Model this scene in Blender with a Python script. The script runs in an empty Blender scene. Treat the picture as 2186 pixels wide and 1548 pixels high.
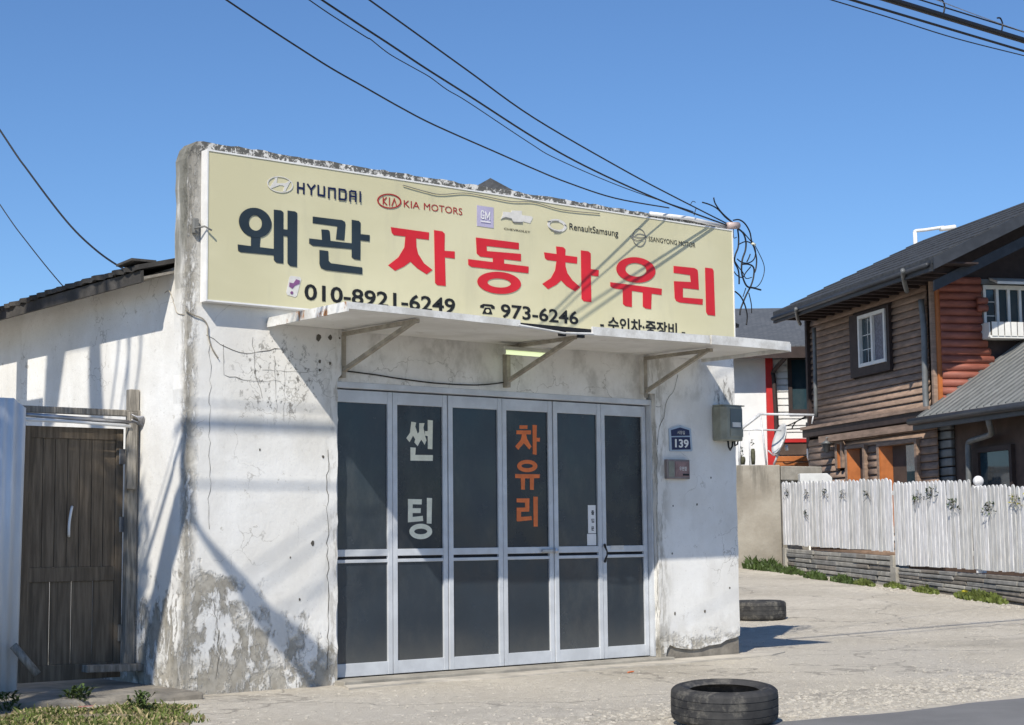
import bpy, math, random
from mathutils import Vector, Matrix
random.seed(7)
scene = bpy.context.scene
V = Vector
# ------------------------------------------------------------------ camera
W, H, F = 2186.0, 1548.0, 3600.0
CAM = V((-6.0692, -11.3098, 1.1319))
yaw, pitch, roll = math.radians(39.1709), math.radians(5.9545), math.radians(-0.6064)
fwd = V((math.sin(yaw)*math.cos(pitch), math.cos(yaw)*math.cos(pitch), math.sin(pitch)))
rgt0 = V((math.cos(yaw), -math.sin(yaw), 0)); up0 = rgt0.cross(fwd)
rgt = rgt0*math.cos(roll) + up0*math.sin(roll); upv = -rgt0*math.sin(roll) + up0*math.cos(roll)
cd = bpy.data.cameras.new('camera'); cam = bpy.data.objects.new('camera', cd)
scene.collection.objects.link(cam); scene.camera = cam
cd.sensor_width = 36; cd.lens = 36*F/W; cd.clip_start = 0.1; cd.clip_end = 3000
cam.matrix_world = Matrix(((rgt.x, upv.x, -fwd.x, CAM.x), (rgt.y, upv.y, -fwd.y, CAM.y), (rgt.z, upv.z, -fwd.z, CAM.z), (0, 0, 0, 1)))
# ------------------------------------------------------------------ sky and sun
SUN = V((.88, .62, -1.0)).normalized()            # the way the light travels
el = math.asin(-SUN.z); az = math.atan2(-SUN.x, -SUN.y)   # azimuth of the sun, clockwise from +Y
world = bpy.data.worlds.new('World'); scene.world = world; world.use_nodes = True
wn = world.node_tree.nodes; wl = world.node_tree.links
bg = wn['Background']; sky = wn.new('ShaderNodeTexSky'); sky.sky_type = 'NISHITA'; sky.sun_disc = False
sky.sun_elevation = el; sky.sun_rotation = az; sky.air_density = 1.0; sky.dust_density = 0.0; sky.ozone_density = 10.0
sky.altitude = 0
wl.new(sky.outputs[0], bg.inputs[0]); bg.inputs[1].default_value = 0.087
sl = bpy.data.lights.new('sun', 'SUN'); so = bpy.data.objects.new('sun', sl); scene.collection.objects.link(so)
sl.energy = 3.7; sl.angle = math.radians(0.53); sl.color = (1.0, 0.93, 0.81)
so.rotation_euler = SUN.to_track_quat('-Z', 'Y').to_euler()
vs = scene.view_settings; vs.view_transform = 'Standard'; vs.look = 'None'; vs.gamma = 1; vs.exposure = 0.52; vs.use_curve_mapping = False
scene.cycles.max_bounces = 6; scene.cycles.diffuse_bounces = 4; scene.cycles.use_adaptive_sampling = True

# ------------------------------------------------------------------ measuring helpers: photo point on a known plane of the place
def ray(x, y): return fwd + rgt*((x-W/2)/F) + upv*((H/2-y)/F)
def onY(x, y, Y=0.0):
    d = ray(x, y); return CAM + d*((Y-CAM.y)/d.y)
def onX(x, y, X=0.0):
    d = ray(x, y); return CAM + d*((X-CAM.x)/d.x)
def at(x, y, dep): return CAM + ray(x, y)*dep
def onPl(x, y, o, n):
    d = ray(x, y); return CAM + d*(((o-CAM).dot(n))/d.dot(n))
def sstep(t): t = max(0, min(1, t)); return t*t*(3-2*t)
def ground(x, y): return 0.046*max(0.0, min(y, 16.0))*sstep((x-6.5)/7.0)
def onG(x, y):
    d = ray(x, y); lo, hi = 2.0, 60.0
    for _ in range(60):
        m = (lo+hi)/2; P = CAM + d*m
        if P.z > ground(P.x, P.y): lo = m
        else: hi = m
    return CAM + d*lo

# ------------------------------------------------------------------ object helpers
COL = scene.collection
def tag(o, label=None, cat=None, group=None, kind=None):
    if label: o['label'] = label
    if cat: o['category'] = cat
    if group: o['group'] = group
    if kind: o['kind'] = kind
    return o
def thing(name, loc, label=None, cat=None, group=None, kind=None):
    o = bpy.data.objects.new(name, None); COL.objects.link(o); o.location = loc; o.empty_display_size = .1
    return tag(o, label, cat, group, kind)
def wpos(o):
    p = V(o.location)
    if o.parent: p = p + wpos(o.parent) if False else p
    return p
def adopt(o, parent):
    o.parent = parent
    m = Matrix.Translation(V(parent.location)) if parent.type == 'EMPTY' else Matrix.Identity(4)
    o.matrix_parent_inverse = m.inverted()
class MB:
    def __init__(s): s.v = []; s.f = []
    def add(s, vs, fs):
        b = len(s.v); s.v += [tuple(p) for p in vs]; s.f += [tuple(b+i for i in f) for f in fs]
    def box(s, a, b):
        (x0, y0, z0), (x1, y1, z1) = a, b
        s.add([(x0,y0,z0),(x1,y0,z0),(x1,y1,z0),(x0,y1,z0),(x0,y0,z1),(x1,y0,z1),(x1,y1,z1),(x0,y1,z1)],
              [(3,2,1,0),(4,5,6,7),(0,1,5,4),(1,2,6,5),(2,3,7,6),(3,0,4,7)]); return s
    def hexa(s, p):   # eight corners: bottom ring then top ring
        s.add(p, [(3,2,1,0),(4,5,6,7),(0,1,5,4),(1,2,6,5),(2,3,7,6),(3,0,4,7)]); return s
    def bar(s, a, b, w, h, up=V((0,0,1))):
        a, b = V(a), V(b); d = (b-a).normalized(); x = d.cross(up)
        if x.length < 1e-4: x = d.cross(V((1,0,0)))
        x.normalize(); z = x.cross(d).normalized(); x *= w/2; z *= h/2
        return s.hexa([a-x-z, a+x-z, b+x-z, b-x-z, a-x+z, a+x+z, b+x+z, b-x+z])
    def tube(s, pts, r, n=8, cap=True):
        pts = [V(p) for p in pts]; k = len(pts)
        rs = r if isinstance(r, (list, tuple)) else [r]*k
        rings = []; nrm = None
        for i, p in enumerate(pts):
            t = (pts[min(i+1,k-1)] - pts[max(i-1,0)]).normalized()
            if nrm is None:
                nrm = t.cross(V((0,0,1)))
                if nrm.length < 1e-3: nrm = t.cross(V((1,0,0)))
            nrm = (nrm - t*nrm.dot(t)).normalized(); bn = t.cross(nrm)
            rings.append([p + (nrm*math.cos(a) + bn*math.sin(a))*rs[i] for a in [2*math.pi*j/n for j in range(n)]])
        vs = [q for rg in rings for q in rg]; fs = []
        for i in range(k-1):
            for j in range(n): fs.append((i*n+j, i*n+(j+1)%n, (i+1)*n+(j+1)%n, (i+1)*n+j))
        if cap: fs.append(tuple(range(n-1,-1,-1))); fs.append(tuple((k-1)*n+j for j in range(n)))
        s.add(vs, fs); return s
    def prism(s, poly, fn, back):   # poly of 2-D points -> fn(p) front point; back = offset vector
        n = len(poly); a = [V(fn(p)) for p in poly]; b = [p + V(back) for p in a]
        s.add(a+b, [tuple(range(n)), tuple(range(2*n-1, n-1, -1))] + [(i, n+i, n+(i+1)%n, (i+1)%n) for i in range(n)]); return s
    def ring(s, outer, inner, fn, back):
        n = len(outer); a = [V(fn(p)) for p in outer]; b = [V(fn(p)) for p in inner]; B = V(back)
        vs = a+b+[p+B for p in a]+[p+B for p in b]; fs = []
        for i in range(n):
            j = (i+1)%n
            fs += [(i,j,n+j,n+i), (i,2*n+i,2*n+j,j), (n+i,n+j,3*n+j,3*n+i)]
        s.add(vs, fs); return s
    def lathe(s, prof, c, n=24, axis='z'):   # prof: (radius, height)
        k = len(prof); vs = []; fs = []
        for (r, h) in prof:
            for j in range(n):
                a = 2*math.pi*j/n; vs.append(V(c)+V((r*math.cos(a), r*math.sin(a), h)))
        for i in range(k-1):
            for j in range(n): fs.append((i*n+j, i*n+(j+1)%n, (i+1)*n+(j+1)%n, (i+1)*n+j))
        s.add(vs, fs); return s
    def mesh(s, name, m, smooth=False):
        me = bpy.data.meshes.new(name); me.from_pydata(s.v, [], s.f); me.update()
        if m: me.materials.append(m)
        if smooth:
            for p in me.polygons: p.use_smooth = True
        return me
    def build(s, name, m, parent=None, smooth=False, bevel=0, label=None, cat=None, group=None, kind=None):
        o = bpy.data.objects.new(name, s.mesh(name, m, smooth)); COL.objects.link(o)
        if parent: adopt(o, parent)
        if bevel:
            b = o.modifiers.new('bevel', 'BEVEL'); b.width = bevel; b.segments = 2; b.limit_method = 'ANGLE'
        return tag(o, label, cat, group, kind)

# ------------------------------------------------------------------ materials
class NT:
    def __init__(s, name):
        s.m = bpy.data.materials.new(name); s.m.use_nodes = True; s.t = s.m.node_tree; s.n = s.t.nodes; s.l = s.t.links
        s.b = s.n['Principled BSDF']; g = s.n.new('ShaderNodeNewGeometry'); s.pos = g.outputs['Position']
        s.sep = None
    def sock(s, node, i, v):
        if v is None: return
        if hasattr(v, 'is_output'): s.l.new(v, node.inputs[i])
        else: node.inputs[i].default_value = v
    def xyz(s):
        if not s.sep: s.sep = s.n.new('ShaderNodeSeparateXYZ'); s.l.new(s.pos, s.sep.inputs[0])
        return s.sep.outputs
    def math(s, op, a, b=None, clamp=False):
        n = s.n.new('ShaderNodeMath'); n.operation = op; n.use_clamp = clamp; s.sock(n, 0, a); s.sock(n, 1, b); return n.outputs[0]
    def rng(s, v, a, b, c=0., d=1., smooth=True):
        n = s.n.new('ShaderNodeMapRange'); n.interpolation_type = 'SMOOTHSTEP' if smooth else 'LINEAR'
        s.sock(n, 0, v); n.inputs[1].default_value = a; n.inputs[2].default_value = b; n.inputs[3].default_value = c; n.inputs[4].default_value = d; return n.outputs[0]
    def scale(s, v3, vec=None):
        n = s.n.new('ShaderNodeMapping'); s.l.new(vec or s.pos, n.inputs[0]); n.inputs['Scale'].default_value = v3; return n.outputs[0]
    def noise(s, sc, det=4., rough=.55, vec=None, dist=0.):
        n = s.n.new('ShaderNodeTexNoise'); s.l.new(vec or s.pos, n.inputs['Vector']); n.inputs['Scale'].default_value = sc
        n.inputs['Detail'].default_value = det; n.inputs['Roughness'].default_value = rough; n.inputs['Distortion'].default_value = dist; return n.outputs[0]
    def voro(s, sc, feat='F1', vec=None):
        n = s.n.new('ShaderNodeTexVoronoi'); n.feature = feat; s.l.new(vec or s.pos, n.inputs['Vector']); n.inputs['Scale'].default_value = sc; return n.outputs[0]
    def mix(s, f, a, b):
        n = s.n.new('ShaderNodeMix'); n.data_type = 'RGBA'; s.sock(n, 0, f)
        for i, c in ((6, a), (7, b)):
            if hasattr(c, 'is_output'): s.l.new(c, n.inputs[i])
            else: n.inputs[i].default_value = (c[0], c[1], c[2], 1)
        return n.outputs[2]
    def col(s, c):
        if hasattr(c, 'is_output'): s.l.new(c, s.b.inputs['Base Color'])
        else: s.b.inputs['Base Color'].default_value = (c[0], c[1], c[2], 1)
    def bump(s, h, strength=.3, dist=.02):
        n = s.n.new('ShaderNodeBump'); n.inputs['Strength'].default_value = strength; n.inputs['Distance'].default_value = dist
        s.l.new(h, n.inputs['Height']); s.l.new(n.outputs[0], s.b.inputs['Normal'])
    def set(s, rough=.6, metal=0., spec=.5):
        s.sock(s.b, s.b.inputs.find('Roughness'), rough); s.b.inputs['Metallic'].default_value = metal; s.b.inputs['Specular IOR Level'].default_value = spec; return s.m
def plain(name, c, rough=.6, metal=0., var=.25, sc=6., bump=0., bsc=60., spec=.4, c2=None, stretch=None):
    t = NT(name); vec = t.scale(stretch) if stretch else None
    d = c2 or tuple(x*(1-var) for x in c)
    f = t.rng(t.noise(sc, 5, .6, vec), .35, .68)
    t.col(t.mix(f, d, c))
    if bump: t.bump(t.noise(bsc, 4, .6, vec), bump, .01)
    return t.set(rough, metal, spec)
M = {}
def wall_material():
    t = NT('white_plaster'); X, Y, Z = t.xyz()
    base = t.mix(t.rng(t.noise(1.6, 5, .6), .35, .7), (.70, .69, .66), (.80, .80, .785))
    base = t.mix(t.math('MULTIPLY', t.rng(t.noise(34, 3, .6), .60, .70), .25), base, (.50, .48, .44))
    fine = t.noise(9, 8, .68); mid = t.noise(3.2, 6, .62); streak = t.noise(5, 6, .65, t.scale((1, 1, .16)))
    s = t.math('ADD', t.math('ABSOLUTE', X), t.math('MULTIPLY', t.math('MAXIMUM', Y, 0.), .9))      # way from the front left corner
    # rising damp and lost plaster at the foot of the left corner
    edge = t.math('ADD', t.math('ADD', t.math('MULTIPLY', s, .52), Z), t.math('MULTIPLY', mid, -1.3))
    peel = t.math('MULTIPLY', t.rng(edge, .36, .20), t.rng(t.noise(7, 9, .74, t.scale((1, 1, .45)), .25), .47, .54))
    foot = t.math('MULTIPLY', t.rng(t.math('ADD', Z, t.math('MULTIPLY', fine, -.35)), .10, -.06), t.rng(t.noise(11, 6, .6), .42, .58))
    # scabs along the corner arris
    arris = t.math('MULTIPLY', t.rng(t.math('ADD', s, t.math('MULTIPLY', fine, .10)), .17, .05), t.rng(t.noise(14, 8, .75, t.scale((1, 1, .35))), .42, .50))
    pm = t.math('MAXIMUM', t.math('MAXIMUM', peel, foot), arris, True)
    conc = t.mix(t.rng(t.noise(14, 5, .6), .3, .7), (.27, .25, .21), (.42, .40, .355))
    c = t.mix(pm, base, conc)
    c = t.mix(t.math('MULTIPLY', t.math('MULTIPLY', t.rng(Z, .55, .0), t.rng(t.noise(5, 7, .68), .38, .62)), .5), c, (.42, .385, .32))
    # specks, grime by the door jambs, grey bloom
    c = t.mix(t.math('MULTIPLY', t.rng(t.noise(38, 5, .7), .66, .72), .8), c, (.16, .15, .13))
    c = t.mix(t.math('MULTIPLY', t.rng(t.noise(2.1, 7, .7, t.scale((1, 1, .6))), .50, .72), .35), c, (.50, .485, .45))
    ce = t.n.new('ShaderNodeTexVoronoi'); ce.feature = 'DISTANCE_TO_EDGE'; ce.inputs['Scale'].default_value = 2.6
    wv = t.n.new('ShaderNodeVectorMath'); wv.operation = 'ADD'; wz = t.n.new('ShaderNodeTexNoise'); wz.inputs['Scale'].default_value = 5; wz.inputs['Detail'].default_value = 6
    t.l.new(t.pos, wz.inputs['Vector']); t.l.new(t.pos, wv.inputs[0]); sc_ = t.n.new('ShaderNodeVectorMath'); sc_.operation = 'SCALE'; sc_.inputs['Scale'].default_value = .45
    t.l.new(wz.outputs[1], sc_.inputs[0]); t.l.new(sc_.outputs[0], wv.inputs[1]); t.l.new(wv.outputs[0], ce.inputs['Vector'])
    hair = t.math('MULTIPLY', t.rng(ce.outputs[0], .014, .004), t.rng(t.noise(1.1, 4, .6), .50, .60))
    c = t.mix(t.math('MULTIPLY', hair, .5), c, (.24, .225, .195))
    flake = t.math('MULTIPLY', t.rng(t.noise(4.5, 9, .76), .60, .625), t.rng(t.noise(1.7, 3, .5), .46, .58))
    c = t.mix(t.math('MULTIPLY', flake, .75), c, (.47, .45, .405))
    jamb = t.math('MAXIMUM', t.rng(t.math('ABSOLUTE', t.math('SUBTRACT', X, 1.34)), .16, .0), t.rng(t.math('ABSOLUTE', t.math('SUBTRACT', X, 4.87)), .22, .02))
    c = t.mix(t.math('MULTIPLY', t.math('MULTIPLY', jamb, t.rng(t.noise(8, 8, .72, t.scale((1, 1, .3))), .46, .58)), .6), c, (.27, .25, .21))
    # black mould on the parapet and run-down streaks below it
    top = t.rng(t.math('ADD', Z, t.math('MULTIPLY', mid, .12)), 4.06, 4.14)
    blk = t.math('MULTIPLY', top, t.rng(t.noise(14, 9, .80), .46, .50))
    c = t.mix(t.math('MULTIPLY', blk, .93), c, (.035, .035, .032))
    sidey = t.math('MULTIPLY', t.math('MULTIPLY', t.rng(s, .24, .02), t.rng(Z, 2.6, 3.7)), t.rng(streak, .36, .56))
    c = t.mix(t.math('MULTIPLY', sidey, .7), c, (.17, .165, .15))
    flank = t.math('MULTIPLY', t.math('MULTIPLY', t.rng(Y, .004, .02), t.rng(Y, .26, .21)), t.rng(Z, 2.7, 3.4))
    c = t.mix(t.math('MULTIPLY', t.math('MULTIPLY', flank, t.rng(streak, .30, .52)), .85), c, (.15, .148, .125))
    c = t.mix(t.math('MULTIPLY', t.rng(t.math('ADD', Z, t.math('MULTIPLY', streak, 1.0)), 4.3, 4.8), .22), c, (.20, .20, .19))
    # mould patch beside the canopy and at the head of the right pier
    dx = t.math('POWER', t.math('MULTIPLY', t.math('SUBTRACT', X, .80), 1.9), 2.); dz = t.math('POWER', t.math('MULTIPLY', t.math('SUBTRACT', Z, 2.40), 2.3), 2.)
    near = t.rng(t.math('ADD', dx, dz), 1.0, .05)
    spots = t.math('MULTIPLY', near, t.rng(t.noise(16, 9, .75, t.scale((1, 1, .75))), .53, .60))
    c = t.mix(t.math('MULTIPLY', spots, .85), c, (.10, .095, .085))
    dx2 = t.math('POWER', t.math('MULTIPLY', t.math('SUBTRACT', X, 5.80), 5.), 2.); dz2 = t.math('POWER', t.math('MULTIPLY', t.math('SUBTRACT', Z, 2.45), 3.5), 2.)
    spots2 = t.math('MULTIPLY', t.rng(t.math('ADD', dx2, dz2), 1., .1), t.rng(t.noise(22, 6, .7, t.scale((1, 1, .3))), .52, .58))
    c = t.mix(t.math('MULTIPLY', spots2, .8), c, (.13, .12, .11))
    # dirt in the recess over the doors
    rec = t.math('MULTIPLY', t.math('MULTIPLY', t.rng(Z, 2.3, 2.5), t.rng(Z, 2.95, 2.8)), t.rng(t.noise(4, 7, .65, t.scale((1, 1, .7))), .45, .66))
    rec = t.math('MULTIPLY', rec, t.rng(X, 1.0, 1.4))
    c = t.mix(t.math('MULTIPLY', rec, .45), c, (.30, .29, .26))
    t.col(c)
    h = t.math('SUBTRACT', t.math('ADD', t.math('MULTIPLY', t.noise(2.5, 4, .5), .35), t.math('MULTIPLY', t.noise(16, 7, .68), .15)), t.math('MULTIPLY', pm, .5))
    t.bump(t.math('ADD', h, t.math('MULTIPLY', t.noise(60, 5, .7), .05)), .7, .035); return t.set(.9, 0, .2)
M['wall'] = wall_material()
def ground_material():
    t = NT('worn_concrete'); X, Y, Z = t.xyz()
    a = t.mix(t.rng(t.noise(.55, 6, .6), .3, .7), (.46, .42, .35), (.58, .535, .455))
    a = t.mix(t.rng(t.noise(.23, 4, .55), .5, .66), a, (.51, .475, .415))
    vv = t.voro(46); sp = t.noise(70, 3, .7)
    a = t.mix(t.math('MULTIPLY', t.rng(sp, .55, .72), .55), a, (.62, .59, .53))
    a = t.mix(t.math('MULTIPLY', t.rng(vv, .30, .12), .4), a, (.30, .275, .24))
    crk = t.n.new('ShaderNodeTexVoronoi'); crk.feature = 'DISTANCE_TO_EDGE'; crk.inputs['Scale'].default_value = .42
    wob = t.n.new('ShaderNodeVectorMath'); wob.operation = 'ADD'
    nz = t.n.new('ShaderNodeTexNoise'); nz.inputs['Scale'].default_value = 1.6; nz.inputs['Detail'].default_value = 6
    t.l.new(t.pos, nz.inputs['Vector']); t.l.new(t.pos, wob.inputs[0]); t.l.new(nz.outputs[1], wob.inputs[1]); t.l.new(wob.outputs[0], crk.inputs['Vector'])
    cm = t.rng(crk.outputs[0], .012, .003)
    a = t.mix(t.math('MULTIPLY', cm, .45), a, (.12, .11, .10))
    # oily stain in front of the shop
    a = t.mix(t.math('MULTIPLY', t.rng(t.noise(.8, 6, .65, t.scale((.4, 1, 1))), .54, .66), .45), a, (.32, .295, .255))
    chips = t.noise(13, 8, .76, t.scale((.75, 1.25, 1)))
    a = t.mix(t.math('MULTIPLY', t.rng(chips, .575, .64), .85), a, (.28, .25, .21))
    a = t.mix(t.math('MULTIPLY', t.rng(chips, .43, .36), .75), a, (.76, .73, .65))
    t.col(a)
    h = t.math('ADD', t.math('SUBTRACT', t.math('MULTIPLY', sp, .5), t.math('MULTIPLY', t.rng(chips, .40, .68), .9)), t.math('SUBTRACT', t.math('MULTIPLY', t.noise(7, 6, .65), 1.2), t.math('ADD', t.math('MULTIPLY', cm, .4), t.math('MULTIPLY', t.rng(vv, .36, .1), .25))))
    t.bump(h, .6, .016); return t.set(.95, 0, .15)
M['ground'] = ground_material()
def asphalt():
    t = NT('asphalt'); c = t.mix(t.rng(t.noise(1.2, 5, .6), .3, .7), (.15, .15, .152), (.20, .20, .202))
    c = t.mix(t.math('MULTIPLY', t.rng(t.noise(120, 3, .7), .56, .7), .5), c, (.30, .295, .285)); t.col(c)
    t.bump(t.noise(110, 3, .7), .7, .008); return t.set(.85, 0, .3)
M['road'] = asphalt()
def sign_face_mat():
    t = NT('cream_sign_film'); X, Y, Z = t.xyz()
    c = t.mix(t.rng(t.noise(.9, 4, .5, t.scale((1, 1, 2))), .35, .7), (.58, .545, .355), (.64, .605, .41))
    c = t.mix(t.math('MULTIPLY', t.rng(t.noise(3, 6, .6, t.scale((1.5, 1, .35))), .52, .75), .28), c, (.42, .40, .29)); t.col(c)
    return t.set(.45, 0, .4)
M['sign'] = sign_face_mat()
M['sign_trim'] = plain('white_painted_steel', (.80, .80, .79), .4, 0, .12, 8)
M['sign_side'] = M['sign_trim']
M['ink_slate'] = plain('slate_blue_vinyl', (.024, .038, .050), .45, 0, .25, 3)
M['ink_red'] = plain('red_vinyl', (.62, .020, .032), .45, 0, .14, 3)
M['ink_black'] = plain('black_vinyl', (.012, .012, .012), .45, 0, .1)
M['ink_navy'] = plain('navy_vinyl', (.008, .014, .06), .45, 0, .1)
M['ink_kia'] = plain('crimson_vinyl', (.36, .018, .02), .45, 0, .1)
M['ink_white'] = plain('white_vinyl', (.78, .78, .78), .45, 0, .05)
M['ink_lilac'] = plain('lilac_vinyl', (.45, .42, .58), .45, 0, .1)
M['ink_silver'] = plain('silver_vinyl', (.68, .665, .63), .4, 0, .12, 20)
M['ink_grey'] = plain('grey_vinyl', (.20, .20, .19), .4, 0, .2)
M['ink_purple'] = plain('purple_vinyl', (.22, .09, .22), .45, 0, .2)
M['ink_cream'] = plain('ivory_vinyl', (.84, .83, .68), .5, 0, .15, 12)
M['ink_orange'] = plain('orange_vinyl', (.82, .20, .055), .5, 0, .2, 12)
M['alu'] = plain('grey_painted_aluminium', (.62, .65, .69), .42, .12, .16, 5, .05, 40)
M['alu_dark'] = plain('shadow_gap_rubber', (.015, .016, .02), .7)
def pane_mat(name, c, rough):
    t = NT(name); f = t.math('ADD', t.math('MULTIPLY', t.noise(1.1, 4, .6), .6), t.math('MULTIPLY', t.noise(130, 2, .6), .4)); t.col(t.mix(f, tuple(x*.5 for x in c), tuple(x*1.5 for x in c)))
    r = t.rng(t.noise(3, 5, .6), .3, .7, rough*.5, rough*1.3); t.bump(t.noise(1.6, 2, .5), .10, .03)
    Zz = t.xyz()[2]; cc = t.b.inputs['Base Color'].links[0].from_socket
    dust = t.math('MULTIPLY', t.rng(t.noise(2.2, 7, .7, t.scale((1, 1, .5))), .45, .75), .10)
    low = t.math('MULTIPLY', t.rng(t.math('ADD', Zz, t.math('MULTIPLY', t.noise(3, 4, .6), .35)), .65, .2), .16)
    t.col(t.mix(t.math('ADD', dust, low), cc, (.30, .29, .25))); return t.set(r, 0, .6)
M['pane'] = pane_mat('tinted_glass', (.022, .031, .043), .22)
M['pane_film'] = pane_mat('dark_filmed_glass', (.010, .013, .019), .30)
M['glass_house'] = pane_mat('house_window_glass', (.02, .045, .06), .06)
M['conc'] = plain('old_concrete', (.40, .375, .325), .92, 0, .35, 3, .5, 40)
M['conc_dark'] = plain('stained_concrete', (.29, .265, .225), .92, 0, .4, 5, .6, 35)
def canopy_mat():
    t = NT('canopy_sheet'); c = t.mix(t.rng(t.noise(2.2, 6, .6), .35, .7), (.68, .665, .62), (.82, .81, .78))
    c = t.mix(t.math('MULTIPLY', t.rng(t.noise(6, 7, .7), .60, .72), .6), c, (.33, .27, .20)); t.col(c); t.bump(t.noise(3, 3, .5), .2, .03); return t.set(.6, 0, .4)
M['canopy'] = canopy_mat()
def rust_trim(name, amount):
    t = NT(name); c = t.mix(t.rng(t.noise(5, 7, .7), .35, .65), (.52, .51, .48), (.76, .76, .74))
    c = t.mix(t.rng(t.noise(7, 7, .65, t.scale((1, 1.4, .5))), amount, amount+.07), c, (.33, .15, .06)); t.col(c); return t.set(.5, 0, .4)
M['trim_rust'] = rust_trim('rusty_white_trim', .55); M['trim'] = rust_trim('white_trim', .69)
M['bracket'] = plain('beige_painted_angle', (.42, .38, .31), .6, 0, .35, 10, .2)
M['black_rubber'] = plain('black_cable_rubber', (.010, .010, .012), .5, 0, .2)
def tyre_mat():
    t = NT('tyre_rubber'); c = t.mix(t.rng(t.noise(5, 6, .65), .35, .7), (.020, .020, .022), (.052, .051, .050))
    c = t.mix(t.math('MULTIPLY', t.rng(t.noise(7, 8, .75), .48, .66), .75), c, (.16, .15, .13)); t.col(c); t.bump(t.noise(60, 3, .6), .25, .006); return t.set(.72, 0, .4)
M['tyre'] = tyre_mat()
M['wood_grey'] = plain('weathered_grey_wood', (.34, .315, .275), .9, 0, .5, 7, .6, 30, .2, None, (6, 6, .6))
M['wood_gate'] = plain('dark_brown_boards', (.21, .165, .118), .8, 0, .45, 5, .4, 30, .25, None, (7, 7, .5))
M['zinc'] = plain('galvanised_sheet', (.74, .76, .78), .55, .05, .2, 3, .1, 30, .4, None, (3, 3, .4))
M['steel'] = plain('bare_steel', (.5, .5, .52), .35, .8, .3, 10)
M['roof_slate'] = plain('dark_cement_roofing', (.085, .08, .075), .9, 0, .5, 4, .6, 25)
M['grime'] = plain('dark_grime', (.13, .118, .10), .95, 0, .3)
M['lamp_white'] = plain('yellowed_lamp_housing', (.55, .55, .48), .5, 0, .15)
M['meter'] = plain('olive_grey_plastic', (.30, .305, .25), .55, 0, .25, 8)
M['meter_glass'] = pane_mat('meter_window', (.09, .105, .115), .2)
M['navy_plate'] = plain('navy_enamel', (.010, .014, .075), .3, 0, .1)
M['plate_rim'] = plain('pale_blue_rim', (.42, .50, .60), .4, .2, .15)
M['box_steel'] = plain('grey_pink_letterbox', (.26, .22, .215), .35, .2, .35, 6)
M['leaf'] = plain('leaf_green', (.075, .12, .028), .55, 0, .55, 9, 0, 1, .4)
M['leaf_dark'] = plain('ivy_green', (.022, .045, .016), .5, 0, .5, 9)
M['leaf_yellow'] = plain('yellow_blossom', (.55, .50, .04), .6, 0, .3, 9)
M['grass'] = plain('grass_green', (.15, .19, .045), .6, 0, .5, 5, 0, 1, .3)
M['straw'] = plain('dry_straw', (.42, .35, .19), .7, 0, .35, 8)
M['bark'] = plain('bark', (.12, .10, .08), .9, 0, .4, 8, .7, 25)

# ------------------------------------------------------------------ the setting
def ground_sheet():
    def axis(fine0, fine1, step, far):
        a = []; x = fine0
        while x <= fine1 + 1e-6: a.append(x); x += step
        lo, hi = fine0, fine1; d = step
        while hi < far: d *= 1.6; hi += d; a.append(hi)
        d = step
        while lo > -far: d *= 1.6; lo -= d; a.append(lo)
        return sorted(a)
    xs = axis(-6, 30, .25, 900); ys = axis(-6, 20, .25, 900); m = MB(); n = len(xs)
    m.v = [(x, y, ground(x, y)) for y in ys for x in xs]
    m.f = [(j*n+i, j*n+i+1, (j+1)*n+i+1, (j+1)*n+i) for j in range(len(ys)-1) for i in range(n-1)]
    return m.build('ground', M['ground'], None, True, kind='structure')
ground_sheet()
def road_sheet():
    m = MB(); xs = [-60 + i*.25 for i in range(560)]
    top = [(x, -4.33 + .05*math.sin(x*1.3) + .035*math.sin(x*3.7+1) + random.uniform(-.02, .02), .006) for x in xs]
    bot = [(x, -13.5, .006) for x in xs]; n = len(xs); m.v = top + bot
    m.f = [(n+i, n+i+1, i+1, i) for i in range(n-1)]
    return m.build('road', M['road'], None, kind='structure')
road_sheet()

# ------------------------------------------------------------------ the shop
shop = thing('shop_building', (2.97, 0, 0), 'whitewashed single storey car glass shop with stained parapet and peeling plaster', 'building')
XR = 5.93; ZT = 4.18
def jit(a): return random.uniform(-a, a)
def front_wall():
    P = []
    z = -.03
    while z < 4.08: P.append((-.008+jit(.008), z)); z += .11
    P += [(.02, 4.13), (.06, 4.175)]
    x = .12
    while x < XR-.05: P.append((x, ZT + .004 - .004*x + jit(.007))); x += .06
    P += [(XR-.03, ZT-.02), (XR, 4.10)]
    z = 4.0
    while z > .22: P.append((XR+jit(.006), z)); z -= .15
    # broken foot of the right pier
    for x, z in ((XR-.005, .185), (5.86, .165), (5.74, .150), (5.66, .118), (5.50, .108), (5.38, .085), (5.25, .085), (5.13, .10), (5.05, .115), (4.99, .14), (4.95, .09), (4.93, .0)): P.append((x, z))
    P.append((4.868, 0))
    z = .1
    while z < 2.40: P.append((4.866+jit(.008), z)); z += .09
    P += [(4.86, 2.46), (4.715, 2.46), (4.715, 2.815)]
    P += [(1.397, 2.815), (1.397, 2.47), (1.345, 2.42)]
    z = 2.36
    while z > .02: P.append((1.338+jit(.009), z)); z -= .09
    P += [(1.335, -.03)]
    x = 1.25
    while x > .1: P.append((x, -.03)); x -= .2
    m = MB(); m.prism(P[::-1], lambda p: (p[0], 0, p[1]), (0, .2, 0))
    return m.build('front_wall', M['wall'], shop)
front_wall()
MB().box((1.35, .055, 2.40), (4.80, .15, 2.84)).build('lintel', M['wall'], shop)
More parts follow.
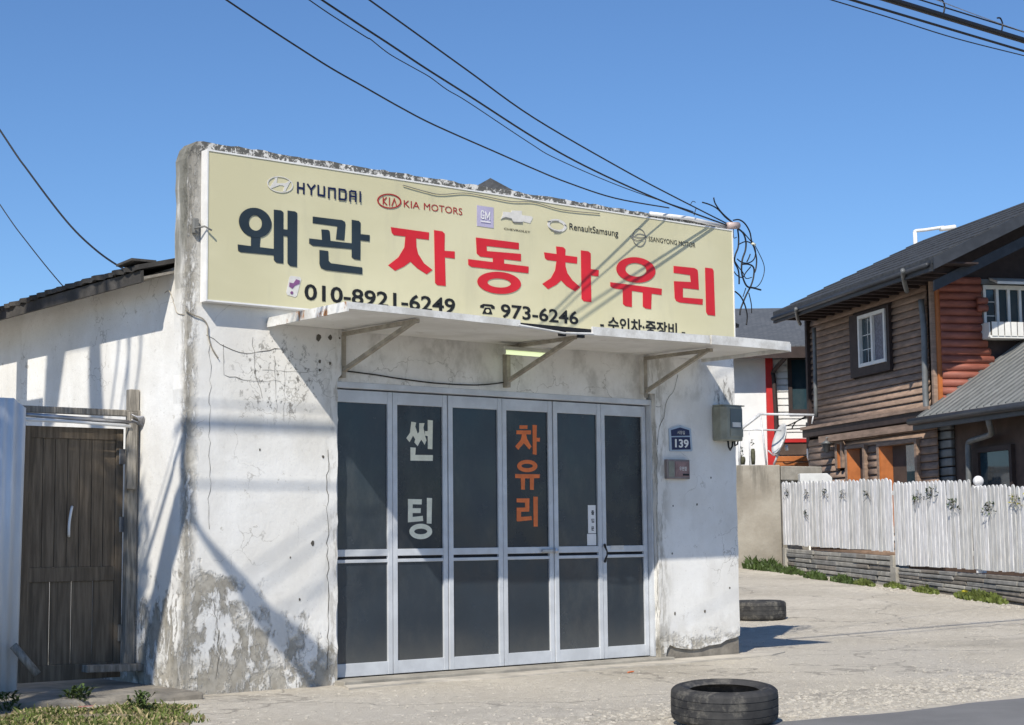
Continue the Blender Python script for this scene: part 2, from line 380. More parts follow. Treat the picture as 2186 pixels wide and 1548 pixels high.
# side wall, rear and right wall
m = MB(); P = [(.19, -.05)] + [(.19+.3*i, -.05) for i in range(1, 28)] + [(8.6, 3.225), (.19, 3.225)]
m.prism(P, lambda p: (0.004, p[0], p[1]), (.2, 0, 0)); m.build('side_wall', M['wall'], shop)
MB().box((XR-.2, .19, -.05), (XR-.006, 8.6, 3.225)).build('side_wall', M['wall'], shop)
MB().box((.2, 8.4, -.05), (XR-.21, 8.6, 3.22)).build('rear_wall', M['wall'], shop)
# concrete foot of the right pier
m = MB(); P = [(4.90, -.02), (XR+.012, -.02), (XR+.004, .17), (5.8, .19), (5.4, .17), (4.90, .17)]
m.prism(P, lambda p: (p[0], .022, p[1]), (0, .15, 0)); m.build('plinth', M['conc_dark'], shop, bevel=.006)
# door sill
m = MB(); m.prism([(1.30, -.16), (1.9, -.12), (2.9, -.15), (3.8, -.12), (4.95, -.10), (4.95, .2), (1.34, .2)], lambda p: (p[0], p[1], .036), (0, 0, -.08)); m.build('door_sill', M['conc'], shop, bevel=.006)
m = MB(); ap = [(1.15, -.42), (1.9, -.36), (2.6, -.46), (3.3, -.40), (4.1, -.33), (4.7, -.40), (5.4, -.36), (6.05, -.30), (6.45, -.12), (6.3, .12), (5.99, .10), (5.99, -.004), (4.96, -.004), (4.96, -.11), (1.28, -.17)]
m.prism([(x+jit(.02), y+jit(.02)) for x, y in ap][::-1], lambda p: (p[0], p[1], .012), (0, 0, -.02)); m.build('door_apron', plain('pale_apron_concrete', (.56, .52, .45), .95, 0, .28, 4, .3, 40), shop)
# roof: two slopes of corrugated cement sheets behind the parapet
def roof_slope(x0, z0, x1, z1, y0, y1):
    m = MB(); ys = []; y = y0
    while y <= y1: ys.append(y); y += .045
    ns = len(ys); steps = 9; d = V((x1-x0, 0, z1-z0)); nrm = V((-(z1-z0), 0, x1-x0)).normalized()
    if nrm.z < 0: nrm = -nrm
    for k in range(steps+1):
        for i, y in enumerate(ys):
            row = k/steps; lift = .005*math.sin(y*2*math.pi/.18) + .008*math.sin(k*2.1+y*1.3) + .012*math.sin(y*.9+.5)
            ex = jit(.018) if k == 0 else 0
            p = V((x0, y, z0)) + d*row + nrm*lift; p.x += ex; m.v.append(tuple(p))
    top = len(m.v); m.v += [(V(p) - nrm*.035)[:] for p in m.v[:top]]
    for k in range(steps):
        for i in range(ns-1):
            a = k*ns+i; m.f.append((a, a+1, a+ns+1, a+ns)); m.f.append((top+a, top+a+ns, top+a+ns+1, top+a+1))
    for i in range(ns-1): m.f.append((i, top+i, top+i+1, i+1))
    for k in range(steps): a = k*ns; m.f.append((a, a+ns, top+a+ns, top+a))
    return m
roof = roof_slope(-.31, 3.20, 2.97, 4.03, .205, 8.8).build('roof', M['roof_slate'], shop)
roof_slope(XR+.3, 3.22, 2.97, 4.03, .205, 8.8).build('roof', M['roof_slate'], shop)
MB().box((-.285, .212, 3.085), (-.262, 8.7, 3.175)).build('fascia_board', M['roof_slate'], shop)
m = MB(); m.hexa([V(p) for p in ((-.26, .212, 3.11), (0, .212, 3.18), (0, 8.7, 3.18), (-.26, 8.7, 3.11), (-.26, .212, 3.13), (0, .212, 3.20), (0, 8.7, 3.20), (-.26, 8.7, 3.13))]); m.build('soffit', M['conc_dark'], shop)
# broken tile edges lying on the roof edge by the parapet
for i, y in enumerate((.36,)):
    x = -.22 + jit(.04)
    m = MB(); m.bar((x, y-.14, 3.252+jit(.008)), (x+.02, y+.16, 3.246+jit(.008)), .20, .018); m.build('roof_tile', M['roof_slate'], shop)
# cracks and holes in the plaster
def crack(pts, w=.006, mat='grime', Y=-.0025, name='crack'):
    P = [onY(x, y, Y) for x, y in pts]; Q = [P[0]]
    for a, b in zip(P, P[1:]):
        k = max(2, int((b-a).length/.05))
        for i in range(1, k+1):
            q = a.lerp(b, i/k)
            if i < k: q = q + V((jit(.012), 0, jit(.012)))
            Q.append(q)
    m = MB(); L = []
    for i, q in enumerate(Q):
        t = (Q[min(i+1, len(Q)-1)] - Q[max(0, i-1)]).normalized(); n = V((-t.z, 0, t.x)); ww = w*random.uniform(.2, .62)
        L += [q+n*ww/2, q-n*ww/2]
    m.add(L, [(2*i, 2*i+1, 2*i+3, 2*i+2) for i in range(len(Q)-1)]); return m.build(name, M[mat], shop)
crack([(447, 720), (450, 800), (447, 900), (449, 1000), (446, 1080), (447, 1130)], .007)
crack([(440, 715), (470, 735), (510, 752), (560, 750), (600, 745)], .010)
crack([(477, 735), (478, 800), (530, 812), (600, 815)], .007)
crack([(540, 720), (545, 800), (560, 850)], .006); crack([(560, 790), (640, 795), (690, 790)], .005)
crack([(585, 760), (590, 880)], .006); crack([(610, 780), (606, 900)], .004)
crack([(1447, 800), (1440, 830), (1424, 855), (1418, 890), (1408, 910), (1404, 950)], .012)
crack([(1400, 868), (1412, 866)], .008)
crack([(1404, 960), (1402, 1100), (1404, 1250), (1402, 1340), (1404, 1395)], .010)
crack([(1412, 1100), (1413, 1250), (1409, 1330)], .006)
crack([(700, 960), (699, 1100), (701, 1300), (698, 1430)], .012)
crack([(455, 1280), (470, 1380), (460, 1450)], .008)
for x, y, r in ((705, 720, .022), (680, 720, .03), (705, 776, .014), (683, 772, .014), (725, 722, .01), (683, 790, .012), (1437, 1080, .010), (1488, 1077, .012), (1441, 1310, .016), (1505, 1305, .016), (668, 1160, .02), (1558, 1255, .012), (1435, 1182, .01), (640, 1280, .012), (555, 960, .01), (690, 975, .012), (620, 1190, .008), (1518, 1020, .01)):
    c = onY(x, y, -.003); pts = [(c.x+r*math.cos(a)*random.uniform(.6, 1), c.z+1.25*r*math.sin(a)*random.uniform(.6, 1)) for a in [i*.785 for i in range(8)]]
    m = MB(); m.prism(pts, lambda p: (p[0], -.003, p[1]), (0, .002, 0)); m.build('plaster_hole', M['grime'], shop)
# folding doors
DX = [1.356, 1.949, 2.520, 3.111, 3.690, 4.267, 4.836]; Z0, Z1 = .046, 2.346; doors = []
m = MB(); m.box((1.345, .05, 2.356), (4.862, .16, 2.405)); m.build('door_frame', M['alu'], shop, bevel=.004)
MB().box((4.842, .055, .04), (4.862, .15, 2.354)).build('door_frame', M['alu'], shop)
MB().box((1.34, .06, .04), (1.352, .15, 2.354)).build('door_frame', M['alu'], shop)
MB().box((1.34, .152, .03), (4.866, .165, 2.38)).build('door_backing', M['alu_dark'], shop)
def zig(i): return .100 + (.006 if i % 2 else 0)
for i in range(6):
    x0, x1 = DX[i]+.004, DX[i+1]-.004; y = zig(i); yb = y+.04
    d = thing('folding_door', ((x0+x1)/2, y, Z0)); adopt(d, shop); d.matrix_parent_inverse = Matrix.Translation(-V(shop.location))
    doors.append(d); st = .047
    def part(mb, name, mat, bev=.003): 
        o = mb.build(name, mat, None, bevel=bev); o.parent = d; o.matrix_parent_inverse = Matrix.Translation(-V(d.location)); return o
    part(MB().box((x0, y, Z0), (x0+st, yb, Z1)), 'stile', M['alu']); part(MB().box((x1-st, y, Z0), (x1, yb, Z1)), 'stile', M['alu'])
    xa, xb = x0+st, x1-st
    part(MB().box((xa, y+.002, 2.245), (xb, yb, Z1)), 'rail', M['alu']); part(MB().box((xa, y+.002, Z0), (xb, yb, .150)), 'rail', M['alu'])
    part(MB().box((xa, y+.002, 1.000), (xb, yb, 1.056)), 'rail', M['alu']); part(MB().box((xa, y+.002, .948), (xb, yb, .975)), 'rail', M['alu'])
    part(MB().box((xa, y+.026, .975), (xb, yb, 1.000)), 'shadow_gap', M['alu_dark'], 0)
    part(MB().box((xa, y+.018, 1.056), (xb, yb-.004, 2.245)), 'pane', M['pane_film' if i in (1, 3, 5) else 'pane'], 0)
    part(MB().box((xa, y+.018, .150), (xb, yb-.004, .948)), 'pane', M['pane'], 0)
def dpart(mb, name, mat, i, label=None, bev=0):
    d = doors[i]; o = mb.build(name, mat, None, bevel=bev); o.parent = d; o.matrix_parent_inverse = Matrix.Translation(-V(d.location)); return tag(o, label)
# hasp, handle, notice on the doors
a = onY(1157, 1176, .092); b = onY(1192, 1174, .092)
m = MB(); m.box((a.x, .082, a.z-.014), (b.x, .099, a.z+.014)); dpart(m, 'hasp', M['steel'], 3, bev=.004)
c = onY(1187, 1176, .08); m = MB(); m.lathe([(0, -.022), (.018, -.022), (.022, 0), (.018, .022), (0, .022)], (c.x, .075, c.z), 12); dpart(m, 'padlock', M['steel'], 3)
m = MB(); m.tube([onY(1291, 1163, .10), onY(1292, 1168, .07), onY(1296, 1177, .062), onY(1296, 1185, .062), onY(1293, 1193, .07), onY(1292, 1199, .10)], [.012, .010, .007, .007, .010, .012], 8); dpart(m, 'pull_handle', M['black_rubber'], 5)
def dsheet(x0, y0, x1, y1, Y, name, mat, i, label=None):
    a = onY(x0, y0, Y); b = onY(x1, y1, Y); m = MB(); m.box((a.x, Y, b.z), (b.x, Y+.002, a.z)); return dpart(m, name, mat, i, label)
dsheet(1255, 1078.5, 1272.3, 1138.5, .1155, 'notice', M['ink_white'], 4, 'white vertical notice stuck to the glass')
dsheet(1253.5, 1140, 1273, 1164, .1155, 'notice', M['ink_white'], 4, 'blank white square notice stuck to the glass')

# ------------------------------------------------------------------ writing
def text_mesh(s, bold=0.0):
    cu = bpy.data.curves.new('t', 'FONT'); cu.body = s; cu.size = 1; cu.offset = bold; cu.resolution_u = 3
    o = bpy.data.objects.new('t', cu); COL.objects.link(o); bpy.context.view_layer.update()
    dg = bpy.context.evaluated_depsgraph_get(); me = bpy.data.meshes.new_from_object(o.evaluated_get(dg))
    vs = [v.co.copy() for v in me.vertices]; fs = [tuple(p.vertices) for p in me.polygons]
    COL.objects.unlink(o); bpy.data.objects.remove(o); bpy.data.meshes.remove(me); return vs, fs
def text_on(s, x0, x1, z0, z1, Y, bold=0.0, shear=0.):
    vs, fs = text_mesh(s, bold); ax = [v.x for v in vs]; ay = [v.y for v in vs]
    sx = (x1-x0)/(max(ax)-min(ax)); sz = (z1-z0)/(max(ay)-min(ay)); m = MB()
    m.add([(x0+(v.x-min(ax))*sx + shear*(v.y-min(ay))*sz, Y, z0+(v.y-min(ay))*sz) for v in vs], fs); return m
def rect_px(tl, br, Y):   # plane rectangle from two photo points
    a = onY(*tl, Y); b = onY(*br, Y); return a.x, b.x, b.z, a.z
def ell(cx, cy, rx, ry, n=40, slope=0.):
    return [(cx+rx*math.cos(a), cy+ry*math.sin(a)+slope*rx*math.cos(a)) for a in [2*math.pi*i/n for i in range(n)]]
def zoomfn(ox, oy, sc, Y): return lambda p: onY(ox+p[0]/sc, oy+p[1]/sc, Y)
YS = -.104
z1 = zoomfn(380, 270, 3.5258, YS); z2 = zoomfn(980, 360, 3.3121, YS); BK = (0, .003, 0)
sign = thing('shop_signboard', (2.97, -.05, 2.92), 'long cream shop signboard with slate and red Korean lettering under the parapet', 'signboard')
SX0, SX1, SZ0, SZ1 = .094, 5.855, 2.935, 4.10
MB().box((SX0, -.092, SZ0), (SX1, -.015, SZ1)).build('sign_box', M['sign_side'], sign)
m = MB(); m.box((SX0+.012, -.100, SZ0+.012), (SX1-.012, -.094, SZ1-.012)); m.build('sign_face', M['sign'], sign)
for nm, a, b in (('frame_bar', (SX0, -.106, SZ1-.012), (SX1, -.0925, SZ1)), ('frame_bar', (SX0, -.106, SZ0), (SX1, -.0925, SZ0+.012)), ('frame_bar', (SX0, -.106, SZ0+.012), (SX0+.012, -.0925, SZ1-.012)), ('frame_bar', (SX1-.012, -.106, SZ0+.012), (SX1, -.0925, SZ1-.012))):
    MB().box(a, b).build(nm, M['sign_trim'], sign)

def glyph(zf, polys, rings, mat, parent=sign, name='letter', back=BK, flip=False):
    m = MB()
    for k, p in enumerate(polys): m.prism(p, (lambda q, k=k: V(zf(q)) + V((0, -.0004*k, 0))), back)
    for k, (o, i) in enumerate(rings): m.ring(o, i, (lambda q, k=k: V(zf(q)) + V((0, -.0021-.0004*k, 0))), back)
    return m.build(name, M[mat], parent)
glyph(z1, [[(550,822),(622,828),(615,905),(615,922),(550,912)], [(450,888),(560,902),(724,922),(724,970),(470,946),(453,935)],
    [(722,626),(775,632),(793,645),(793,1032),(740,1025),(722,1005)], [(825,633),(880,640),(897,652),(895,1058),(845,1051),(825,1030)], [(788,773),(830,778),(830,828),(788,823)]],
    [(ell(581,725,123,112,40,.10), ell(582,727,50,58,40,.10))], 'ink_slate')
glyph(z1, [[(1015,678),(1235,705),(1257,718),(1261,738),(1252,858),(1190,850),(1200,752),(1015,728)], [(1080,775),(1130,778),(1142,790),(1148,868),(1085,860)],
    [(988,843),(1311,880),(1311,924),(1015,898),(988,880)], [(1308,703),(1360,711),(1374,725),(1372,1006),(1328,1000),(1308,985)], [(1368,810),(1443,818),(1441,866),(1368,857)],
    [(1065,930),(1130,938),(1132,1010),(1150,1030),(1386,1062),(1386,1113),(1110,1082),(1075,1065),(1065,1035)]], [], 'ink_slate')
glyph(z1, [[(1603,758),(1890,798),(1888,853),(1793,842),(1795,905),(1808,960),(1852,1030),(1916,1080),(1872,1113),(1800,1066),(1750,1018),(1700,1055),(1634,1086),(1583,1045),(1660,985),(1705,910),(1713,828),(1625,818),(1610,800)],
    [(1928,780),(1990,790),(2008,808),(2006,936),(2083,941),(2083,995),(2009,985),(2015,1201),(1952,1195),(1936,1178)]], [], 'ink_red')
glyph(z2, [[(120,487),(423,525),(423,572),(195,547),(197,583),(438,603),(438,654),(150,622),(126,600)], [(240,628),(318,640),(318,697),(240,690)],
    [(65,640),(492,693),(490,740),(88,695),(66,680)]], [(ell(283,808,154,78,44,.06), ell(283,809,83,32,44,.06))], 'ink_red')
glyph(z2, [[(687,550),(738,556),(753,572),(751,614),(836,625),(834,672),(752,662),(753,690),(767,740),(802,790),(857,838),(822,868),(760,830),(722,790),(690,820),(630,852),(590,815),(650,775),(680,720),(690,654),(622,646),(608,632),(602,592),(691,604)],
    [(862,578),(915,585),(931,600),(931,710),(988,718),(986,763),(932,755),(936,945),(882,938),(867,920)]], [], 'ink_red')
glyph(z2, [[(1070,803),(1434,850),(1432,894),(1090,846),(1071,832)], [(1158,853),(1222,862),(1222,979),(1177,972),(1160,958)], [(1300,872),(1362,881),(1358,994),(1318,989),(1300,974)]],
    [(ell(1250,717,138,90,44,.07), ell(1250,716,75,48,44,.07))], 'ink_red')
glyph(z2, [[(1518,688),(1665,703),(1686,716),(1690,735),(1696,856),(1583,844),(1583,911),(1724,922),(1722,963),(1562,947),(1535,935),(1526,915),(1520,796),(1640,802),(1634,753),(1518,737)],
    [(1740,700),(1790,706),(1800,722),(1811,1041),(1759,1034),(1748,1015)]], [], 'ink_red')
def sign_text(s, tl, br, mat, bold=.0, Y=YS, parent=sign, name='lettering'):
    x0, x1, z0, zz = rect_px(tl, br, Y); return text_on(s, x0, x1, z0, zz, Y, bold).build(name, M[mat], parent)
# telephone numbers: full size, their feet hidden by the canopy
sign_text('010-8921-6249', (650, 605), (972, 671), 'ink_black', .020)
sign_text('973-6246', (1069, 648), (1235, 694), 'ink_black', .020)
sign_text('- 수인차·중장비 -', (1281, 673.5), (1463, 722), 'ink_black', .026)
# telephone and handset stickers
zp = zoomfn(1000, 620, 4.372, YS)
glyph(zp, [[(112,140),(140,126),(220,132),(245,150),(246,175),(215,172),(212,152),(150,145),(140,165),(110,160)], [(155,160),(205,163),(225,225),(130,217)]], [], 'ink_black', name='telephone_symbol')
glyph(zoomfn(1000, 620, 4.372, YS-.003), [ell(180,193,17,17,16)], [], 'sign', name='telephone_dial')
glyph(z1, [[(850,1123),(918,1133),(928,1150),(895,1275),(880,1285),(822,1268),(815,1250),(838,1135)]], [], 'ink_silver', name='handset_sticker')
glyph(zoomfn(380, 270, 3.5258, YS-.003), [[(840,1175),(870,1180),(890,1150),(918,1160),(915,1185),(880,1200),(862,1222),(838,1205)], ell(857,1252,11,12,12)], [], 'ink_purple', name='handset_mark')
# car makers' marks
def strokes(segs, zf, w, mat, name, parent=sign):
    m = MB(); k = 0
    for pl in segs:
        P = [V(zf(q)) for q in pl]
        for a, b in zip(P, P[1:]):
            d = (b-a).normalized(); n = V((-d.z, 0, d.x))*w/2; e = d*w*.48; o = V((0, -.0003*k, 0)); k += 1
            m.add([a-e-n+o, b+e-n+o, b+e+n+o, a-e+n+o], [(0, 1, 2, 3)])
    return m.build(name, M[mat], parent)
zh = zoomfn(560, 370, 4.968, YS)
strokes([[(377,100),(377,203)],[(440,112),(440,212)],[(377,152),(440,162)],[(482,120),(518,172),(555,130)],[(518,172),(518,222)],[(592,133),(592,228),(655,240),(655,147)],[(703,258),(703,158),(768,166),(768,262)],[(814,170),(814,275),(874,280),(882,262),(882,195),(872,180),(814,170)],[(925,292),(925,200),(940,190),(985,197),(985,297)],[(925,243),(985,250)],[(1033,202),(1033,300)]], zh, .0165, 'ink_navy', 'lettering')
strokes([[(1282,255),(1282,325)],[(1315,258),(1284,295),(1318,332)],[(1348,262),(1348,336)],[(1374,342),(1400,272),(1424,348)]], zh, .010, 'ink_kia', 'lettering')
glyph(zh, [], [(ell(1346,295,128,79,48,.06), ell(1346,295,114,67,48,.06))], 'ink_kia', name='oval_emblem')
_x0, _x1, _z0, _z1 = rect_px((862, 427), (987, 459.5), YS)
text_on('KIA', _x0, onY(896, 442, YS).x, _z0, _z1, YS).build('lettering', M['ink_kia'], sign); text_on('MOTORS', onY(905, 446, YS).x, _x1, _z0, _z1, YS).build('lettering', M['ink_kia'], sign)
zq = zoomfn(560, 370, 15.614, YS)
glyph(zq, [[(385,135),(505,120),(480,330),(780,330),(905,240),(950,255),(760,600),(690,610),(740,450),(680,405),(560,400),(330,490),(250,480),(340,330),(430,210)]], [(ell(590,375,430,270,40,.10), ell(590,372,395,245,40,.10))], 'ink_silver', name='slanted_h_emblem')
zg = zoomfn(1000, 430, 13.6625, YS)
glyph(zg, [[(250,112),(735,180),(735,785),(250,715)]], [], 'ink_lilac', name='square_emblem')
zg2 = zoomfn(1000, 430, 13.6625, YS-.004)
strokes([[(450,330),(430,280),(390,275),(372,330),(372,470),(400,500),(448,495),(448,410),(415,408)],[(495,515),(495,305),(555,480),(615,320),(615,530)],[(360,575),(625,610)]], zg2, .009, 'ink_white', 'lettering')
glyph(zg, [[(1010,300),(1250,320),(1265,265),(1560,275),(1560,400),(1840,435),(1880,480),(1800,640),(1590,585),(1570,640),(1330,620),(1270,520),(1080,470),(945,520),(1000,400)]], [], 'ink_silver', name='bow_tie_emblem')
glyph(zoomfn(1000, 430, 13.6625, YS-.003), [[(945,520),(1010,480),(1090,452),(1270,500),(1270,530),(1080,490)], [(1262,570),(1330,590),(1590,600),(1560,645),(1330,630)]], [], 'ink_grey', name='bow_tie_shade')
sign_text('CHEVROLET', (1076, 486), (1132, 498), 'ink_black', .012)
zr = zoomfn(1150, 450, 10.93, YS)
glyph(zr, [], [(ell(425,345,225,150,40,.14), ell(420,348,165,95,40,.14))], 'ink_silver', name='ring_emblem')
glyph(zoomfn(1150, 450, 10.93, YS-.004), [[(205,240),(285,235),(290,262),(215,268)],[(300,232),(460,232),(475,250),(300,246)],[(370,455),(480,485),(540,480),(480,512),(355,510)],[(600,315),(640,335),(660,370),(605,345)],[(240,390),(300,430),(360,455),(350,468),(280,440)]], [], 'ink_grey', name='ring_shade')
sign_text('RenaultSamsung', (1215.5, 476), (1320, 509.5), 'ink_black', .004)
zs = zoomfn(1330, 480, 12.859, YS)
glyph(zs, [], [(ell(445,350,182,250,44,.10), ell(445,350,164,232,44,.10))], 'ink_grey', name='ring_emblem')
strokes([[(340,290),(400,255),(470,250),(580,275),(660,345)],[(205,325),(300,320),(400,345),(520,358),(620,350)],[(205,325),(270,390),(380,430),(540,425)]], zs, .008, 'ink_grey', 'winged_emblem')
sign_text('SSANGYONG MOTOR', (1384.5, 504.5), (1484.5, 529), 'ink_black', .0)
# door letters
zd = zoomfn(850, 880, 5.34, .1222)
def dglyph(zf, polys, rings, mat, i):
    m = MB()
    for k, p in enumerate(polys): m.prism(p, (lambda q, k=k: V(zf(q)) + V((0, -.0002*k, 0))), (0, .001, 0))
    for o, n in rings: m.ring(o, n, (lambda q: V(zf(q)) + V((0, -.0008, 0))), (0, .001, 0))
    return dpart(m, 'letter', M[mat], i)
dglyph(zd, [[(150,108),(205,118),(195,165),(222,245),(240,225),(240,125),(300,125),(288,175),(305,265),(322,320),(303,372),(262,312),(222,388),(185,345),(195,310),(170,268),(130,342),(93,296),(135,235)], [(337,88),(395,95),(390,423),(337,418),(337,273),(305,266),(305,216),(337,216)], [(140,400),(200,405),(195,487),(396,490),(394,556),(140,552)]], [], 'ink_cream', 1)
dglyph(zd, [[(112,990),(270,993),(268,1052),(165,1050),(165,1095),(258,1095),(256,1150),(165,1150),(165,1195),(280,1182),(286,1240),(112,1256)], [(328,977),(386,980),(380,1272),(326,1268)]], [(ell(257,1360,130,88,40), ell(257,1360,74,32,40))], 'ink_cream', 1)
zo = zoomfn(1080, 890, 5.954, .1222)
dglyph(zo, [[(172,108),(275,108),(273,154),(172,152)], [(132,172),(320,172),(318,222),(258,222),(268,275),(325,378),(297,415),(229,335),(158,420),(118,375),(190,290),(204,222),(134,220)], [(338,102),(393,106),(390,265),(433,268),(430,316),(390,314),(390,482),(342,478)]], [], 'ink_orange', 3)
dglyph(zo, [[(117,727),(430,730),(428,778),(357,780),(355,928),(307,926),(305,782),(243,780),(240,925),(195,924),(190,780),(118,778)]], [(ell(271,625,129,78,40), ell(270,624,73,28,40))], 'ink_orange', 3)
dglyph(zo, [[(137,1037),(300,1037),(296,1204),(192,1206),(192,1272),(325,1262),(330,1312),(150,1330),(137,1322),(137,1155),(244,1152),(244,1090),(137,1086)], [(349,1014),(405,1016),(405,1395),(352,1395)]], [], 'ink_orange', 3)
def dtext(s, tl, br, Y, i, mat, bold): 
    x0, x1, q0, q1 = rect_px(tl, br, Y); return dpart(text_on(s, x0, x1, q0, q1, Y, bold), 'lettering', M[mat], i)
for s_, y0, y1 in (('출', 1089, 1099.5), ('입', 1107, 1116), ('문', 1124, 1133)): dtext(s_, (1262, y0), (1268.5, y1), .1152, 4, 'ink_black', .03)
a = onY(1305, 1166, .1); m = MB(); m.box((a.x, .104, a.z-.03), (a.x+.16, .1075, a.z+.005)); dpart(m, 'paper_strip', M['ink_silver'], 5)

# ------------------------------------------------------------------ canopy
can = thing('entrance_canopy', (3.07, 0, 2.82), 'thin sagging sheet canopy with rusty white edge over the glass doors', 'canopy')
CX0, CX1, CY = .687, 5.452, -1.13
def cz(x, y): return 2.835 + .006*math.sin(x*1.7) - (.012*math.sin((x-CX0)/(CX1-CX0)*math.pi) if y < -.5 else 0) + .006*(x-3)/2.4*(-y)
m = MB(); nx, ny = 28, 6
for s_ in (0, 1):
    for j in range(ny+1):
        for i in range(nx+1):
            x = CX0+(CX1-CX0)*i/nx; y = -.004+(CY+.004)*j/ny; m.v.append((x, y, cz(x, y)-.022*s_))
N = (nx+1)*(ny+1)
for j in range(ny):
    for i in range(nx):
        a = j*(nx+1)+i; m.f.append((a, a+nx+1, a+nx+2, a+1)); m.f.append((N+a, N+a+1, N+a+nx+2, N+a+nx+1))
for i in range(nx):
    a = ny*(nx+1)+i; m.f.append((a, N+a, N+a+1, a+1))
m.build('canopy_sheet', M['canopy'], can)
def trim(x0, x1, z_lo, z_hi, mat, y=CY, th=.018, drop=0):
    k = max(2, int((x1-x0)/.2)); m = MB()
    for i in range(k):
        a, b = x0+(x1-x0)*i/k, x0+(x1-x0)*(i+1)/k
        za, zb = cz(a, -1), cz(b, -1)
        m.hexa([V(p) for p in ((a, y-th, za+z_lo), (b, y-th, zb+z_lo), (b, y, zb+z_lo), (a, y, za+z_lo), (a, y-th, za+z_hi), (b, y-th, zb+z_hi), (b, y, zb+z_hi), (a, y, za+z_hi))])
    return m.build('edge_trim', M[mat], can)
trim(CX0, 2.30, -.030, .022, 'trim'); trim(3.06, 4.42, -.045, .025, 'trim', CY-.003); trim(4.44, CX1, -.050, .030, 'trim', CY-.006)
# torn stretch: bent lip and black strip giving the shade inside the hollow
m = MB(); m.tube([(2.28, CY-.01, cz(2.3,-1)-.02), (2.5, CY-.016, cz(2.5,-1)-.032), (2.75, CY-.022, cz(2.8,-1)-.05), (3.07, CY-.014, cz(3.1,-1)-.035)], [.012, .009, .009, .012], 6); m.build('bent_lip', M['trim'], can)
MB().box((2.30, CY-.004, 2.790), (3.06, CY+.02, 2.822)).build('hollow_shade', M['alu_dark'], can)
for x in (2.72, 2.92): MB().box((x, CY-.012, 2.745), (x+.06, CY+.02, 2.785)).build('loose_clip', M['black_rubber'], can)
for x0, mt in ((CX0, 'trim_rust'), (CX1, 'trim')):
    m = MB(); xx = (x0-.016, x0-.001) if x0 == CX0 else (x0+.001, x0+.016)
    k = 8
    for i in range(k):
        ya, yb = CY-.018+(1.12)*i/k, CY-.018+(1.12)*(i+1)/k
        m.hexa([V(p) for p in ((xx[0], ya, 2.785+jit(.004)), (xx[1], ya, 2.785), (xx[1], yb, 2.785), (xx[0], yb, 2.785), (xx[0], ya, 2.858), (xx[1], ya, 2.858), (xx[1], yb, 2.858), (xx[0], yb, 2.858))])
    m.build('end_trim', M[mt], can)
for (wx, wy), (fx, fy) in (((735, 790), (885, 685)), ((1087, 812), (1222, 722)), ((1380, 835), (1512, 742))):
    w = onY(wx, wy, -.01); f = onX(fx, fy, w.x); f.z = min(f.z, 2.79)
    br = thing('bracket', (w.x, 0, w.z)); adopt(br, can); br.matrix_parent_inverse = Matrix.Translation(-V(can.location))
    def bp(mb, n):
        o = mb.build(n, M['bracket']); o.parent = br; o.matrix_parent_inverse = Matrix.Translation(-V(br.location))
    bp(MB().bar(w, f, .034, .030), 'strut'); bp(MB().bar((w.x, -.003, 2.783), (w.x, f.y-.04, 2.783), .036, .030), 'arm'); bp(MB().box((w.x-.02, -.006, w.z-.06), (w.x+.02, .001 if w.x > 4.72 or w.x < 1.39 else .054, 2.77)), 'wall_plate')

# strip lamp under the canopy
a = onY(1070, 750, -.16); b = onY(1166, 760, -.16)
lamp = thing('strip_lamp', (a.x, -.16, a.z), 'short fluorescent strip lamp glowing pale green under the canopy', 'lamp')
MB().box((a.x, -.20, a.z+.012), (b.x, -.10, a.z+.045)).build('housing', M['lamp_white'], lamp, bevel=.006)
tm = NT('fluorescent_tube'); tm.col((.75, .78, .60)); tm.b.inputs['Emission Color'].default_value = (.80, .93, .52, 1); tm.b.inputs['Emission Strength'].default_value = .55
for dy in (-.185, -.125): MB().tube([(a.x+.02, dy, a.z-.004), (b.x-.02, dy, a.z-.004)], .014, 10).build('tube', tm.m, lamp, True)
for x in (a.x, b.x-.02): MB().box((x, -.20, a.z-.025), (x+.02, -.10, a.z+.012)).build('lamp_holder', M['lamp_white'], lamp)
MB().box((a.x+.18, -.17, a.z+.045), (a.x+.24, -.13, 2.80)).build('hanger', M['bracket'], lamp)

# ------------------------------------------------------------------ things on the right pier
pl = thing('house_number_plate', (5.19, 0, 1.93), 'navy pentagonal house number plate reading 139 on the right pier', 'number plate')
Yp = -.012
zpl = zoomfn(1380, 840, 6.45, Yp); pent = [(312,488),(465,440),(612,485),(635,780),(620,798),(335,798),(322,780)]
glyph(zpl, [pent], [], 'plate_rim', pl, 'rim', (0, .011, 0))
zpl2 = zoomfn(1380, 840, 6.45, Yp-.003)
glyph(zpl2, [[(340,505),(465,468),(590,505),(597,582),(345,588)], [(348,603),(597,600),(610,772),(355,776)]], [], 'navy_plate', pl, 'plate', (0, .004, 0))
x0, x1, q0, q1 = rect_px((1380+393/6.45, 840+627/6.45), (1380+583/6.45, 840+752/6.45), Yp-.006); text_on('139', x0, x1, q0, q1, Yp-.006, .03).build('lettering', M['ink_white'], pl)
x0, x1, q0, q1 = rect_px((1380+425/6.45, 840+512/6.45), (1380+530/6.45, 840+565/6.45), Yp-.006); text_on('시장길', x0, x1, q0, q1, Yp-.006, .01).build('lettering', M['ink_silver'], pl)
lb = thing('letter_box', (5.1, 0, 1.66), 'small pinkish grey letter box set in the pier under the number plate', 'letter box')
MB().box((4.960, -.045, 1.668), (5.254, -.001, 1.85)).build('box_body', M['box_steel'], lb, bevel=.006)
MB().box((4.975, -.048, 1.69), (5.045, -.0455, 1.83)).build('side_panel', M['meter'], lb)
MB().box((5.06, -.049, 1.69), (5.24, -.0455, 1.832)).build('front_flap', plain('pink_card', (.30, .19, .185), .4, 0, .4, 9), lb)
